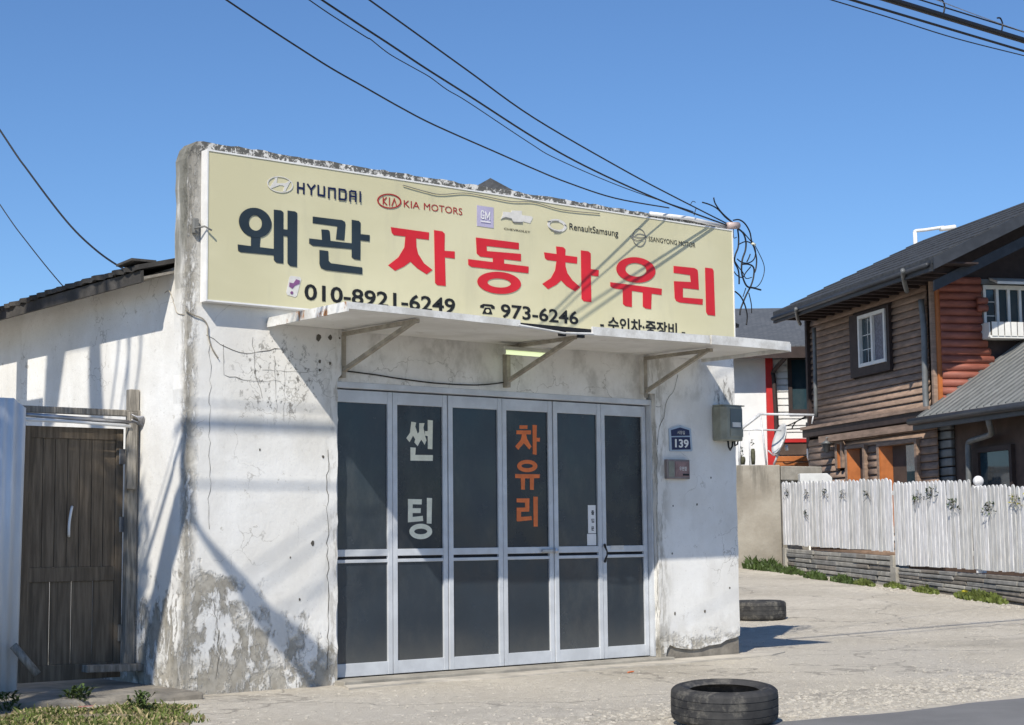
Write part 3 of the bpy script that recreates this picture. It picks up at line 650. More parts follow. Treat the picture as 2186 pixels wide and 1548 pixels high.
MB().box((5.155, -.052, 1.70), (5.235, -.0495, 1.718)).build('slot', M['alu_dark'], lb)
text_on('우편함', 5.11, 5.21, 1.745, 1.785, -.0505, .02).build('lettering', M['ink_silver'], lb)
mb_ = thing('electricity_meter', (5.78, 0, 2.03), 'olive grey electricity meter box at the edge of the right pier', 'meter')
m = MB(); m.prism([(5.61, -.003), (5.61, -.11), (5.66, -.155), (5.86, -.155), (5.915, -.11), (5.915, -.003)], lambda p: (p[0], p[1], 2.37), (0, 0, -.33)); m.build('meter_case', M['meter'], mb_, bevel=.012)
MB().box((5.70, -.159, 2.16), (5.865, -.1555, 2.345)).build('meter_window', M['meter_glass'], mb_)
MB().box((5.695, -.163, 2.075), (5.87, -.1555, 2.15)).build('terminal_cover', M['meter'], mb_, bevel=.004)
MB().box((5.725, -.1625, 2.17), (5.84, -.1595, 2.215)).build('rating_label', M['ink_silver'], mb_)
MB().box((5.62, -.14, 2.372), (5.92, -.004, 2.384)).build('rain_lid', M['meter'], mb_)
m = MB(); m.tube([(5.74, -.08, 2.05), (5.75, -.08, 1.98), (5.79, -.06, 1.955), (5.83, -.05, 1.99), (5.84, -.05, 2.05)], .009, 8); m.build('meter_tail', M['black_rubber'], mb_, True)
m = MB(); m.tube([(5.86, -.05, 2.05), (5.88, -.04, 2.0), (5.925, -.03, 2.015), (5.94, -.03, 2.07), (5.93, -.02, 2.13)], .008, 8); m.build('meter_tail', M['black_rubber'], mb_, True)
bb = thing('cable_clamp', (.08, 0, 3.4), 'small grey cable clamp fixed left of the signboard', 'clamp')
MB().box((.02, -.04, 3.455), (.068, -.001, 3.575)).build('clamp_plate', M['ink_grey'], bb, bevel=.01)
MB().tube([(.02, -.05, 3.49), (.07, -.12, 3.50), (.12, -.14, 3.47)], .008, 6).build('clamp_hook', M['ink_grey'], bb, True)

# ------------------------------------------------------------------ cables
def spline(pts, k=6):
    P = [V(p) for p in pts]; Q = []
    for i in range(len(P)-1):
        p0, p1, p2, p3 = P[max(i-1, 0)], P[i], P[i+1], P[min(i+2, len(P)-1)]
        for j in range(k):
            t = j/k; Q.append(.5*((2*p1) + (p2-p0)*t + (2*p0-5*p1+4*p2-p3)*t*t + (3*p1-p0-3*p2+p3)*t**3))
    Q.append(P[-1]); return Q
def cable(name, pts, r, label, group=None, mat='black_rubber', k=6, pre=0, post=0):
    Q = spline(pts, k)
    if pre: Q = [Q[0] + (Q[0]-Q[1]).normalized()*pre] + Q
    if post: Q = Q + [Q[-1] + (Q[-1]-Q[-2]).normalized()*post]
    return MB().tube(Q, r, 6).build(name, M[mat], None, True, label=label, cat='cable', group=group)
def px_run(px, d0, d1):   # photo points of a straight run between two known distances
    L = [0]
    for a, b in zip(px, px[1:]): L.append(L[-1] + math.dist(a, b))
    return [at(x, y, 1/((1/d0)*(1-l/L[-1]) + (1/d1)*l/L[-1])) for (x, y), l in zip(px, L)]
def z8(p): return (460+p[0]/4.048, p[1]/4.048)
dE = (onY(1553, 478, -.06) - CAM).dot(fwd)
e1 = (onY(1428, 444, -.06)-CAM).dot(fwd)
cable('overhead_cable', (px_run([z8(q) for q in ((95,0),(400,205),(700,400),(1000,590),(1300,760),(1600,930),(1900,1085))] + [(1070,330),(1138,360),(1209,389),(1312,423),(1428,444)], 10.9, e1)), .0062, 'lowest of the sagging black cables falling from top left to the shop parapet', pre=14)
cable('overhead_cable', (px_run([z8(q) for q in ((810,0),(1000,130),(1300,320),(1340,340),(1500,465),(1700,580),(1850,665),(2000,775),(2186,885))] + [(1130,305),(1190,340),(1330,400),(1480,452)], 11.5, dE-.25)), .0042, 'thin kinked black cable close under the middle sign cable', pre=14)
cable('overhead_cable', (px_run([z8(q) for q in ((920,0),(1200,185),(1500,380),(1800,580),(2186,825))] + [(1150,300),(1270,365),(1420,432),(1555,482)], 11.6, dE)), .0075, 'middle thick black cable running down to the bundle at the sign corner', pre=14)
cable('overhead_cable', (px_run([z8(q) for q in ((1330,0),(1700,265),(2186,615))] + [(1140,252),(1326,360),(1433,417),(1553,478)], 12.0, dE)), .0065, 'highest straight black cable running down to the bundle at the sign corner', pre=14)
street = [(x, -2.33+.0*x, 5.765 + .00012*(x-7)**2) for x in range(-28, 45, 4)]
cable('street_cable', street, .028, 'thickest black cable bundle crossing the top right corner of the sky', 'street cables')
cable('street_cable', [(x+1.5, y+.03, z+.10) for x, y, z in street], .007, 'thin dark cable strapped just above the thick bundle at top right', 'street cables')
cable('street_cable', [(x, -2.50, 5.575+.0006*(x-8)**2*.2) for x in range(-28, 45, 4)], .011, 'black cable just below the thick bundle at top right', 'street cables')
P = px_run([(1775, 0), (1900, 38), (2040, 82), (2186, 119)], 15.5, 18.5); cable('street_cable', P, .006, 'faintest and lowest thin cable crossing the top right corner of the sky', 'street cables', pre=14, post=14)
P = px_run([(2000, 0), (2100, 38), (2186, 68)], 14.8, 16.0); cable('street_cable', P, .004, 'hair thin messenger wire above the thick bundle at top right', 'street cables', 'steel', pre=14, post=14)
for x, lab in ((6.30, 'small curled wire hook on the thick top right cable, farther left'), (7.18, 'small curled wire hook on the thick top right cable, farther right')):
    MB().tube(spline([(x, -2.33, 5.79), (x+.02, -2.33, 5.86), (x-.01, -2.33, 5.91), (x-.06, -2.33, 5.905)], 4), .008, 6).build('cable_hook', M['black_rubber'], None, True, label=lab, cat='hook')
P = [at(x, y, d) for x, y, d in ((-260, -120, 24), (0, 278, 22), (60, 365, 21.6), (140, 470, 21), (200, 530, 20.6), (260, 572, 20), (330, 605, 19.5))]
cable('overhead_cable', P, .012, 'black cable dropping from the left edge to the shop roof')
P = [at(x, y, d) for x, y, d in ((-160, 190, 26), (0, 437, 25), (60, 520, 24.6), (130, 606, 24), (180, 655, 23.5))]
cable('overhead_cable', P, .008, 'thin grey cable dropping to the roof at the far left')
# coils hanging at the sign corner
coil = thing('cable_coil', (5.95, -.05, 3.3), 'tangled black cable coils hanging beside the right end of the signboard', 'cable coil')
def z4(p, Y): return onY(1400+p[0]/4.837, 400+p[1]/4.837, Y)
for k, (pts, r) in enumerate([
    ([(480,155),(560,180),(640,225),(720,310),(800,370)], .010), ([(597,105),(615,170),(680,260),(760,335),(830,390)], .010),
    ([(800,340),(860,335),(920,375),(970,460),(990,560),(1020,640),(1040,740),(1035,830),(1020,880)], .011),
    ([(830,415),(900,470),(930,560),(925,650),(895,740),(885,830),(895,920),(940,1020),(1010,1040),(1085,1060)], .013),
    ([(845,430),(855,520),(850,620),(820,700),(815,770),(850,850),(860,930),(860,1000)], .012),
    ([(855,590),(930,560),(1000,590),(1030,660),(1015,740),(960,780),(890,775),(840,740)], .009),
    ([(890,795),(960,795),(1010,830),(1010,920),(985,1010),(940,1100),(905,1180),(875,1260),(868,1320)], .012),
    ([(818,1075),(870,1120),(910,1190),(935,1270),(945,1340),(935,1420)], .011),
    ([(980,820),(930,880),(895,930),(840,910),(808,870)], .008), ([(1000,560),(1050,650),(1110,780),(1120,870),(1090,970),(1040,1030),(990,1030)], .006),
    ([(900,460),(960,530),(1010,590)], .008), ([(815,760),(860,830),(900,880),(930,940),(990,930)], .007), ([(930,1040),(900,1130)], .007), ([(960,1090),(985,1200),(990,1300)], .008),
    ([(800,430),(805,520),(835,515)], .006), ([(975,690),(960,730),(940,770)], .009), ([(355,185),(380,145),(410,155)], .005), ([(415,215),(395,290)], .006)]):
    MB().tube(spline([z4(q, -.06-.012*(k % 4)) for q in pts], 5), r*.68, 6).build('cable_loop', M['black_rubber'], coil, True)
a = z4((745, 395), -.09); b = z4((850, 395), -.09); MB().tube([a, b], .035, 10).build('insulator', plain('pink_porcelain', (.52, .42, .40), .4, 0, .2), coil, True)
a = z4((988, 578), -.08); MB().tube([a, a+V((.05, 0, -.01))], .014, 8).build('cable_tie', M['ink_cream'], coil, True)
# pale conduit on the parapet and wire strapped under it
MB().tube([onY(1388, 456, -.03), onY(1470, 466, -.03), onY(1556, 486, -.03)], .020, 8).build('conduit_pipe', M['sign_trim'], None, True, label='white conduit pipe lying along the right end of the parapet', cat='pipe')
cable('wall_cable', [onY(x, y, -.11) for x, y in ((860,395),(905,408),(940,415),(990,412),(1030,418),(1090,430),(1140,432),(1200,448),(1280,456))], .004, 'thin grey wire sagging along the top edge of the signboard', None, 'ink_grey')
cable('wall_cable', [onY(x, y, -.012) for x, y in ((396,662),(412,672),(432,680),(443,695),(444,715),(452,742),(466,765))], .005, 'brown rusty wire hanging from the corner below the signboard', None, 'bracket')
cable('wall_cable', [onY(x, y, .045) for x, y in ((737,792),(800,800),(850,808),(930,818),(1020,822),(1086,815))], .006, 'thin dark wire running over the glass doors')
cable('wall_cable', [onY(x, y, .035) for x, y in ((1084,765),(1085,785),(1087,812))], .006, 'short dark wire dropping from the strip lamp')
cable('wall_cable', [onX(x, y, -.015) for x, y in ((352,625),(362,622),(372,650),(378,668),(393,672))], .004, 'short pale wire on the side wall near the corner', None, 'bracket')

# ------------------------------------------------------------------ tyres
def make_tyre(name, R, w, label):
    t = thing(name, (0, 0, 0), label, 'tyre', 'worn tyres lying flat on the yard')
    ri = R*.645; h = w/2
    prof = [(ri, -h*.78), (ri+.010, -h*.86), (ri+.035, -h*.96), (R*.78, -h*.99), (R*.86, -h), (R*.92, -h*.96), (R*.96, -h*.88), (R*.988, -h*.78)]
    for g in (-.45, 0, .45): prof += [(R, h*(g-.035)), (R-.004, h*(g-.022)), (R-.004, h*(g+.022)), (R, h*(g+.035))]
    prof += [(R*.988, h*.78), (R*.96, h*.88), (R*.92, h*.96), (R*.86, h), (R*.78, h*.99), (ri+.035, h*.96), (ri+.010, h*.86), (ri, h*.78)]
    n = 112
    m = MB(); m.lathe(prof, (0, 0, h), n)
    for i_, p_ in enumerate(m.v):
        r_ = math.hypot(p_[0], p_[1]); e_ = abs(p_[2]-h)
        if i_ % 4 == 0 and r_ > R*.94 and e_ > h*.5: m.v[i_] = (p_[0]*.982, p_[1]*.982, p_[2])
    o = m.build('tread_and_sidewall', M['tyre'], t, True)
    inn = [(ri, h*.78), (ri+.02, h*.72), (R-.055, h*.72), (R-.03, 0), (R-.055, -h*.72), (ri+.02, -h*.72), (ri, -h*.78)]
    m = MB(); m.lathe(inn, (0, 0, h), n); m.build('inner_liner', M['tyre'], t, True)
    o.data.set_sharp_from_angle(angle=math.radians(28))
    m = MB()
    m.lathe([(R*.80, w+.0005), (R*.81, w+.004), (R*.83, w+.004), (R*.84, w+.0005)], (0, 0, 0), n); m.build('sidewall_rib', M['tyre'], t, True)
    return t
t1 = make_tyre('tyre', .325, .205, 'worn tyre lying in the foreground near the road edge')
p = at(1547, 1535, 10.24); t1.location = (p.x, p.y, ground(p.x, p.y)); t1.rotation_euler = Matrix.Rotation(math.radians(4.2), 3, rgt0).to_euler(); t1.location.z = .022
t2 = make_tyre('tyre', .335, .235, 'worn tyre lying behind the right corner of the shop')
p = onG(1622, 1322); t2.location = (p.x, p.y, p.z-.002); t2.rotation_euler = (0, 0, 1.1)

# ------------------------------------------------------------------ gate to the left of the shop
GY = .85
gate = thing('wooden_gate', (-.55, GY, 0), 'dark brown boarded wooden gate with white pull handle left of the shop', 'gate')
gl = onY(48, 1100, GY).x; gr = onY(262, 1100, GY).x; gb = .10; gt = onY(160, 912, GY).z
k = 7; bw = (gr-gl-.12)/k
for i in range(k):
    x = gl+.06+i*bw; MB().box((x+.002, GY+.012, .95), (x+bw-.003, GY+.03+.004*(i % 2), gt-.09)).build('board', M['wood_gate'], gate, bevel=.003)
for i in range(4):
    ww = (gr-gl-.12)/4; x = gl+.06+i*ww; MB().box((x+.003, GY+.014, .22), (x+ww-.003, GY+.03, .84)).build('board', M['wood_gate'], gate, bevel=.003)
for a, b in (((gl, gb), (gl+.06, gt)), ((gr-.06, gb), (gr, gt))): MB().box((a[0], GY, a[1]), (b[0], GY+.04, b[1])).build('stile', M['wood_gate'], gate, bevel=.004)
for z0, z1_ in ((gb, .22), (.84, .95), (gt-.09, gt)): MB().box((gl+.06, GY+.002, z0), (gr-.06, GY+.04, z1_)).build('rail', M['wood_gate'], gate, bevel=.004)
m = MB(); m.tube(spline([onY(154, 1082, GY), onY(152, 1090, GY-.035), onY(148, 1115, GY-.045), onY(147, 1138, GY-.035), onY(147, 1145, GY)], 4), .010, 8); m.build('pull_handle', M['ink_white'], gate, True)
for y in (975, 1120):
    c = onY(262, y, GY-.005); MB().box((c.x-.03, GY-.012, c.z-.06), (c.x+.03, GY-.001, c.z+.06)).build('hinge', M['steel'], gate, bevel=.003)
c = onY(258, 1350, GY-.01); MB().box((c.x-.025, GY-.02, c.z-.07), (c.x+.03, GY-.001, c.z+.06)).build('latch_block', M['wood_grey'], gate, bevel=.005)
gf = thing('gate_frame', (-.1, GY-.06, 0), 'weathered grey timber post and crossbeam holding the brown gate', 'gate frame')
a = onY(284, 832, GY-.05); b = onY(272, 1425, GY-.05)
MB().bar(a, b, .085, .07, V((0,1,0))).build('post', M['wood_grey'], gf, bevel=.008)
a = onY(283, 880, GY-.1); b = onY(278, 1045, GY-.1); MB().bar(a, b, .075, .045, V((0,1,0))).build('post_splint', M['wood_grey'], gf, bevel=.006)
a = onY(-60, 868, GY-.06); b = onY(302, 884, GY-.06); MB().bar(a, b, .05, .05).build('crossbeam', M['wood_grey'], gf, bevel=.006)
MB().tube([onY(40, 884, GY-.11), onY(160, 893, GY-.11), onY(285, 902, GY-.11)], .016, 8).build('rail_pipe', M['steel'], gf, True)
MB().tube([onY(-20, 892, GY-.13), onY(150, 900, GY-.13), onY(278, 910, GY-.13)], .012, 8).build('rail_pipe', M['sign_trim'], gf, True)
for i in range(5):
    c = onY(288+3*i, 893+2*i, GY-.14); MB().tube(spline([c+V((-.03, 0, .03)), c+V((.01, -.03, .01*i)), c+V((.03, 0, -.03)), c+V((-.02, .02, -.01))], 4), .006, 5).build('wire_binding', M['steel'], gf, True)
a = onY(180, 1428, GY-.14); b = onY(302, 1424, GY-.14); MB().bar(a, b, .10, .055).build('sill_plank', M['wood_grey'], gf, bevel=.006)
def corrugated(x0, x1, z0, z1_, y, cut=0):
    m = MB(); k = 170
    for zi, z in enumerate((z0, z1_)):
        for i in range(k+1):
            x = x0+(x1-x0)*i/k; zz = z - (max(0, (x-(x1-.09))/.09)*cut if zi else 0)
            m.v.append((x + (.03 if zi else 0)*(1 if i == k else .8), y + .006*math.sin(x*2*math.pi/.076), zz))
    n = k+1; m.f = [(i, i+1, n+i+1, n+i) for i in range(k)]
    return m
xs_ = onY(36, 1455, .70).x; ztp = onY(30, 850, .70).z
cs = corrugated(xs_-1.6, xs_, -.02, ztp, .70, .07).build('corrugated_sheet', M['zinc'], None, True, label='pale corrugated metal sheet standing at the far left beside the gate', cat='metal sheet')
sm = cs.modifiers.new('solid', 'SOLIDIFY'); sm.thickness = .003
m = MB(); m.tube([onY(28, 1378, .62), onY(80, 1440, .52)], .030, 10); m.build('wooden_stick', M['wood_grey'], None, True, label='grey round stick leaning against the foot of the corrugated sheet', cat='stick')
m = MB(); m.prism([(-3.5, .05), (-.9, -.12), (-.45, -.22), (.0, -.30), (.0, 1.6), (-3.5, 1.6)], lambda p: (p[0], p[1], .055+.02*math.sin(p[0]*3)), (0, 0, -.15))
m.build('path', M['conc_dark'], None, bevel=.02, kind='structure')

# ------------------------------------------------------------------ fence, stone footing and garden on the right
f0 = at(1670, 1100, 32.0); f1 = at(2186, 1100, 23.5); f0.z = f1.z = 0
fdir = (f1-f0).normalized(); fn = V((-fdir.y, fdir.x, 0))
if fn.dot(CAM-f0) > 0: fn = -fn          # fn points away from the camera
FL = (f1-f0).length
def onF(x, y, off=0.):
    P = onPl(x, y, f0+fn*off, fn); return (P-f0).dot(fdir), P.z
def fp(t, z, off=0.): q = f0 + fdir*t + fn*off; return V((q.x, q.y, z))
def lin(a, b): (t0, z0), (t1, z1_) = a, b; return lambda t: z0+(z1_-z0)*(t-t0)/(t1-t0)
M['picket'] = plain('white_fence_paint', (.74, .74, .745), .6, 0, .2, 5, .15, 30, .3, None, (4, 4, .8))
M['stone'] = [plain('slab_stone_%s' % n, c, .9, 0, .35, 7, .5, 30) for n, c in (('grey', (.27, .265, .25)), ('pale', (.36, .345, .31)), ('brown', (.25, .225, .195)))]
PK = [plain('white_fence_paint_%s' % n, c, .6, 0, .32, 6, .2, 30, .3, None, (5, 5, .7)) for n, c in (('clean', (.74, .74, .745)), ('dull', (.66, .66, .65)), ('grey', (.60, .60, .585)))]
fence = thing('picket_fence', fp(4, .5), 'white wooden picket fence with rounded tops along the right yard', 'fence')
panels = [((1672, 1163), (1908, 1178), (1672, 1029), (1908, 1021)), ((1911, 1206), (2078, 1216), (1911, 1028), (2078, 1025)), ((2079, 1216), (2230, 1226), (2079, 1036), (2230, 1036))]
for (b0, b1, u0, u1), n_pk in zip(panels, (33, 20, 17)):
    lo = lin(onF(*b0), onF(*b1)); hi = lin(onF(*u0), onF(*u1)); t = onF(*b0)[0]; t1_ = onF(*b1)[0]; stp = (t1_-t)/n_pk; t1_ += 3.4 if b1[0] == 2230 else 0; pk_w = stp*.78; t += stp/2
    while t < t1_:
        w = pk_w*random.uniform(.9, 1.05); za = lo(t)+jit(.01); zb = hi(t)+jit(.018); lean = jit(.010)
        prof = [(-w/2, za), (w/2, za), (w/2, zb-.05), (w*.30, zb-.012), (0, zb), (-w*.30, zb-.012), (-w/2, zb-.05)]
        m = MB(); m.prism(prof, lambda p, t=t, lean=lean, za=za: fp(t+p[0]+lean*(p[1]-za), p[1], jit(.003)), fn*.02); m.build('picket', random.choice(PK), fence)
        t += stp
    for f_ in (.18, .80):
        a = onF(*b0)[0]; b = t1_
        MB().bar(fp(a, lo(a)+(hi(a)-lo(a))*f_, .045), fp(b, lo(b)+(hi(b)-lo(b))*f_, .045), .04, .07).build('rail', M['picket'], fence)
t_, z_ = onF(2078, 1045); MB().bar(fp(t_, .55, .08), fp(t_, z_+.05, .08), .11, .11).build('post', M['picket'], fence, bevel=.01)
tb, zb = onF(2078, 1027); c = fp(tb, zb, .08)
m = MB(); r = .078; m.lathe([(.0, -r*1.5), (.075, -r*1.5), (.075, -r*1.25), (.04, -r*1.1), (.035, -r*.9)] + [(r*math.cos(a), r*math.sin(a)) for a in [-1.1+i*.268 for i in range(11)]], c, 20); m.build('ball_finial', M['picket'], fence, True)
foot = thing('stone_footing', fp(4, .2), 'low footing wall of thin stacked grey stones below the picket fence', 'stone wall')
mort = M['conc_dark']
for k_, (a0, a1, c0, c1) in enumerate((((1676, 1171), (1906, 1187), (1676, 1218), (1906, 1247)), ((1912, 1212), (2230, 1234), (1912, 1247), (2230, 1298)))):
    tp = lin(onF(*a0), onF(*a1)); bt = lin(onF(*c0), onF(*c1)); ta, tz = onF(*a0)[0], onF(*a1)[0] + (3.3 if k_ else 0)
    m = MB(); m.hexa([fp(ta, bt(ta)-.2, .05), fp(tz, bt(tz)-.2, .05), fp(tz, bt(tz)-.2, .28), fp(ta, bt(ta)-.2, .28), fp(ta, tp(ta)-.02, .05), fp(tz, tp(tz)-.02, .05), fp(tz, tp(tz)-.02, .28), fp(ta, tp(ta)-.02, .28)]); m.build('mortar_core', mort, foot)
    rows = 5
    for r_ in range(rows+1):
        t = ta + jit(.05)
        while t < tz-.06:
            L = random.uniform(.4, 1.3); e = min(t+L, tz)
            def zz(tt, f_): return bt(tt)-.06 + (tp(tt)-bt(tt)+.06)*f_
            fa, fb = r_/(rows+1)+.012+jit(.012), (r_+1)/(rows+1)-.018+jit(.012); o_ = random.uniform(-.01, .03); q = .012
            m = MB(); m.hexa([fp(t+q, zz(t, fa), o_), fp(e-q, zz(e, fa), o_+jit(.01)), fp(e-q, zz(e, fa), .1), fp(t+q, zz(t, fa), .1), fp(t+q+jit(.01), zz(t, fb), o_+jit(.01)), fp(e-q+jit(.01), zz(e, fb), o_), fp(e-q, zz(e, fb), .1), fp(t+q, zz(t, fb), .1)])
            m.build('stone', random.choice(M['stone']), foot, bevel=.012); t = e
    for te in (ta, tz):
        MB().hexa([fp(te-.06, bt(te)-.15, -.03), fp(te+.06, bt(te)-.15, -.03), fp(te+.06, bt(te)-.15, .2), fp(te-.06, bt(te)-.15, .2), fp(te-.06, tp(te)+.01, -.03), fp(te+.06, tp(te)+.01, -.03), fp(te+.06, tp(te)+.01, .2), fp(te-.06, tp(te)+.01, .2)]).build('pier', M['conc'], foot, bevel=.01)
def leaf_cloud(m, c, r, n, size, flat=.6):
    for _ in range(n):
        while True:
            d = V((jit(1), jit(1), jit(1)))
            if d.length < 1: break
        p = V(c) + V((d.x*r[0], d.y*r[1], d.z*r[2])); a = V((jit(1), jit(1), jit(flat))).normalized(); b = a.cross(V((jit(1), jit(1), 1))).normalized(); s = size*random.uniform(.5, 1.2)
        m.add([p-a*s, p+b*s*.45, p+a*s, p-b*s*.45], [(0, 1, 2, 3)])
    return m
# climbing stems on the fence
k = 0
vines = [(1680,1050,'dark climbing twigs at the far left end of the picket fence'),(1720,1052,'second cluster of dark twigs from the left on the picket fence'),(1760,1050,'dark twigs hanging over pickets left of the panel middle'),(1800,1052,'dark twigs over the pickets left of the step in the fence'),(1850,1055,'dark leafy tuft nearest left of the step in the fence'),(1720,1095,'lower twig loop under the left fence tufts'),(1960,1060,'green leafy tuft just right of the fence step'),(1988,1050,'dark leafy tuft in the middle of the second fence panel'),(2035,1075,'drooping leafy tuft left of the ball topped post'),(2110,1080,'small dark tuft right of the ball topped post'),(2170,1065,'yellow flowering tuft at the right edge of the fence')]
for x, y, lab in vines:
    t, z = onF(x, y, -.02); c = fp(t, z, -.025); root = thing('climbing_plant', c, lab, 'plant', 'tufts climbing on the picket fence')
    m = MB(); big = 1.0 if x > 1900 else .7
    for i in range(3): m.tube([c+fdir*jit(.06)+V((0, 0, .06)), c+fdir*jit(.12)+V((0, 0, -.01+jit(.03))), c+fdir*jit(.22)-fn*.004+V((0, 0, -.06-abs(jit(.08))))], .0032, 4)
    m.build('stems', M['bark'], root)
    m = MB()
    for i in range(int(9*big) if x > 1900 else 4): leaf_cloud(m, c+fdir*jit(.20*big)+V((0, 0, jit(.09))), (.02, .015, .03), 3, .030)
    leaf_cloud(m, c, (.02, .02, .02), 2, .03); m.build('leaves', M['leaf_yellow'] if x == 2170 else M['leaf_dark'], root)
    if x > 1950:
        m = MB(); leaf_cloud(m, c+V((0, 0, -.03)), (.12, .06, .12), 14, .035); m.build('young_leaves', M['leaf'], root)
# weeds at the foot of the wall
O2w = at(1668, 1100, 32.4); cwn = V((fwd.x, fwd.y, 0)).normalized()
weeds = [(1600,1208,.32,'broad weed clump at the foot of the concrete wall, nearest the shop'),(1640,1214,.34,'weed clump at the corner of the concrete wall and fence'),(1690,1222,.22,'bushy dark weed under the first fence panel'),(1740,1232,.20,'low weeds under the middle of the first fence panel'),(1800,1240,.20,'dry low weeds left of the step in the stone footing'),(1845,1246,.16,'small weed left of the step in the footing'),(1975,1252,.15,'small leafy weed right of the step in the footing'),(2035,1262,.17,'weed tuft on the kerb below the second fence panel'),(2115,1278,.24,'dandelion clump with a yellow flower at lower right of the fence'),(2175,1282,.22,'leafy weed clump at the right edge of the yard')]
for x, y, r, lab in weeds:
    p = onG(x, y+4)
    for o_, n_ in ((f0, fn), (O2w, cwn)):
        dd = (p-o_).dot(n_)
        if dd > -.16 and (n_ is fn or x < 1668): p = p - n_*(dd+.16)
    p.z = ground(p.x, p.y); root = thing('weed_clump', p, lab, 'weed', 'weeds along the fence footing')
    m = MB()
    for i in range(420):
        a = random.uniform(0, 6.28); d = random.random()**.6*r; q_ = fdir*(math.cos(a)*d*2.4) + fn*(math.sin(a)*d*.5); b = p+q_; b.z = ground(b.x, b.y)
        h = r*random.uniform(.25, .95)*(1-.6*d/(r*1.0001)); o = V((jit(.5), jit(.5), 0))*h; w = V((jit(1), jit(1), 0)).normalized()*random.uniform(.010, .03)
        m.add([b-w*.4, b+w*.4, b+o*.5+V((0, 0, h*.7))+w, b+o+V((0, 0, h)), b+o*.5+V((0, 0, h*.7))-w], [(0, 1, 2, 3, 4)])
    m.build('leaves', M['leaf'] if x % 2 == 0 else M['grass'], root)
    if x == 2115:
        f_ = p+V((-.25, 0, .14)); m = MB(); leaf_cloud(m, f_, (.04, .04, .015), 16, .025); m.build('flower', M['leaf_yellow'], root)

# ------------------------------------------------------------------ concrete wall with railing
O2 = at(1668, 1100, 32.4); O2.z = 0; cw_r = rgt0; cw_f = V((fwd.x, fwd.y, 0)).normalized()
def cwp(a, b, z): q = O2 + cw_r*a + cw_f*b; return V((q.x, q.y, z))
def onC(x, y, b=0.): P = onPl(x, y, O2+cw_f*b, cw_f); return (P-O2).dot(cw_r), P.z
cw = thing('concrete_wall', cwp(-1, 0, .4), 'bare concrete terrace wall with rain streaks behind the shop corner', 'wall')
zt = onC(1600, 993)[1]
m = MB(); m.hexa([cwp(-6, 0, .2), cwp(0, 0, .2), cwp(.55, 5, .2), cwp(-6, 5, .2), cwp(-6, 0, zt), cwp(0, 0, zt), cwp(.55, 5, zt), cwp(-6, 5, zt)])
tcw = NT('streaked_concrete'); X, Y, Z = tcw.xyz()
cc = tcw.mix(tcw.rng(tcw.noise(1.1, 6, .65), .3, .7), (.245, .22, .18), (.37, .345, .295)); st_ = tcw.noise(5, 6, .65, tcw.scale((1, 1, .12)))
cc = tcw.mix(tcw.math('MULTIPLY', tcw.math('MULTIPLY', tcw.rng(st_, .48, .62), tcw.rng(Z, 1.6, 2.45)), .7), cc, (.13, .12, .10)); tcw.col(cc); tcw.bump(tcw.noise(20, 6, .6), .4, .02); M['cw'] = tcw.set(.92, 0, .2)
m.build('wall_body', M['cw'], cw, bevel=.02)
m = MB(); a, z = onC(1755, 996, .5); m.hexa([cwp(.01, .0, z-.28), cwp(a, .5, z-.28), cwp(a, 3, z-.28), cwp(.3, 3, z-.28), cwp(.01, 0, z), cwp(a, .5, z), cwp(a, 3, z), cwp(.3, 3, z)]); m.build('ledge', M['conc'], cw, bevel=.02)
m = MB(); m.hexa([cwp(.02, .12, .2), cwp(.60, .5, .2), cwp(.9, 3, .2), cwp(.2, 3, .2), cwp(.02, .12, z-.285), cwp(.60, .5, z-.285), cwp(.9, 3, z-.285), cwp(.2, 3, z-.285)]); m.build('wall_return', M['conc'], cw)
ub = thing('utility_box', cwp(.6, .3, 1.6), 'pale grey slant topped box between concrete wall and fence', 'box')
a0, zA = onC(1703, 1012, .2); a1, zB = onC(1772, 1040, .2)
m = MB(); m.prism([(a0, zB-.4), (a1+.03, zB-.4), (a1, zA-.08), (a1-.09, zA), (a0, zA)], lambda p: cwp(p[0], -.05, p[1]), cw_f*.3); m.build('box_shell', plain('pale_grey_paint', (.62, .63, .62), .6, 0, .12), ub, bevel=.012)
rl = thing('terrace_railing', cwp(-.3, .1, zt), 'thin white pipe railing on top of the concrete terrace wall', 'railing')
def cpx(x, y, b=.12): a, z = onC(x, y, b); return cwp(a, b, z)
M['rail'] = plain('white_pipe_paint', (.68, .69, .70), .45, .1, .25, 12)
for n_, pts, r in (('post', [(1579, 994), (1578, 919)], .022), ('top_rail', [(1578, 919), (1623, 884)], .030), ('top_rail', [(1623, 884), (1738, 886)], .024), ('post', [(1623, 884), (1630, 940), (1636, 993)], .018), ('mid_rail', [(1580, 919), (1612, 917), (1668, 919)], .017), ('post', [(1599, 919), (1601, 993)], .013), ('post', [(1737, 884), (1733, 905)], .015)):
    MB().tube([cpx(*q) for q in pts], r, 8).build(n_, M['rail'], rl, True)
# satellite dish
dc = cpx(1667, 938, .5); dish = thing('satellite_dish', cpx(1655, 992, .5), 'white satellite dish seen edge on upon the concrete wall', 'satellite dish')
ax = (cw_r*-.93 + cw_f*-.2 + V((0, 0, .33))).normalized(); s1 = ax.cross(V((0, 0, 1))).normalized(); s2 = s1.cross(ax)
m = MB(); rings = []
for i in range(6):
    r = .30*i/5; rings.append([dc + ax*(.10*(r/.30)**2-.05) + s1*r*math.cos(a) + s2*r*1.05*math.sin(a) for a in [j*2*math.pi/24 for j in range(24)]])
vs = [q for g in rings for q in g]; m.add(vs, [(i*24+j, i*24+(j+1) % 24, (i+1)*24+(j+1) % 24, (i+1)*24+j) for i in range(5) for j in range(24)])
o = m.build('reflector', plain('dish_grey_white', (.62, .62, .60), .5, 0, .1), dish, True); q = o.modifiers.new('s', 'SOLIDIFY'); q.thickness = .015
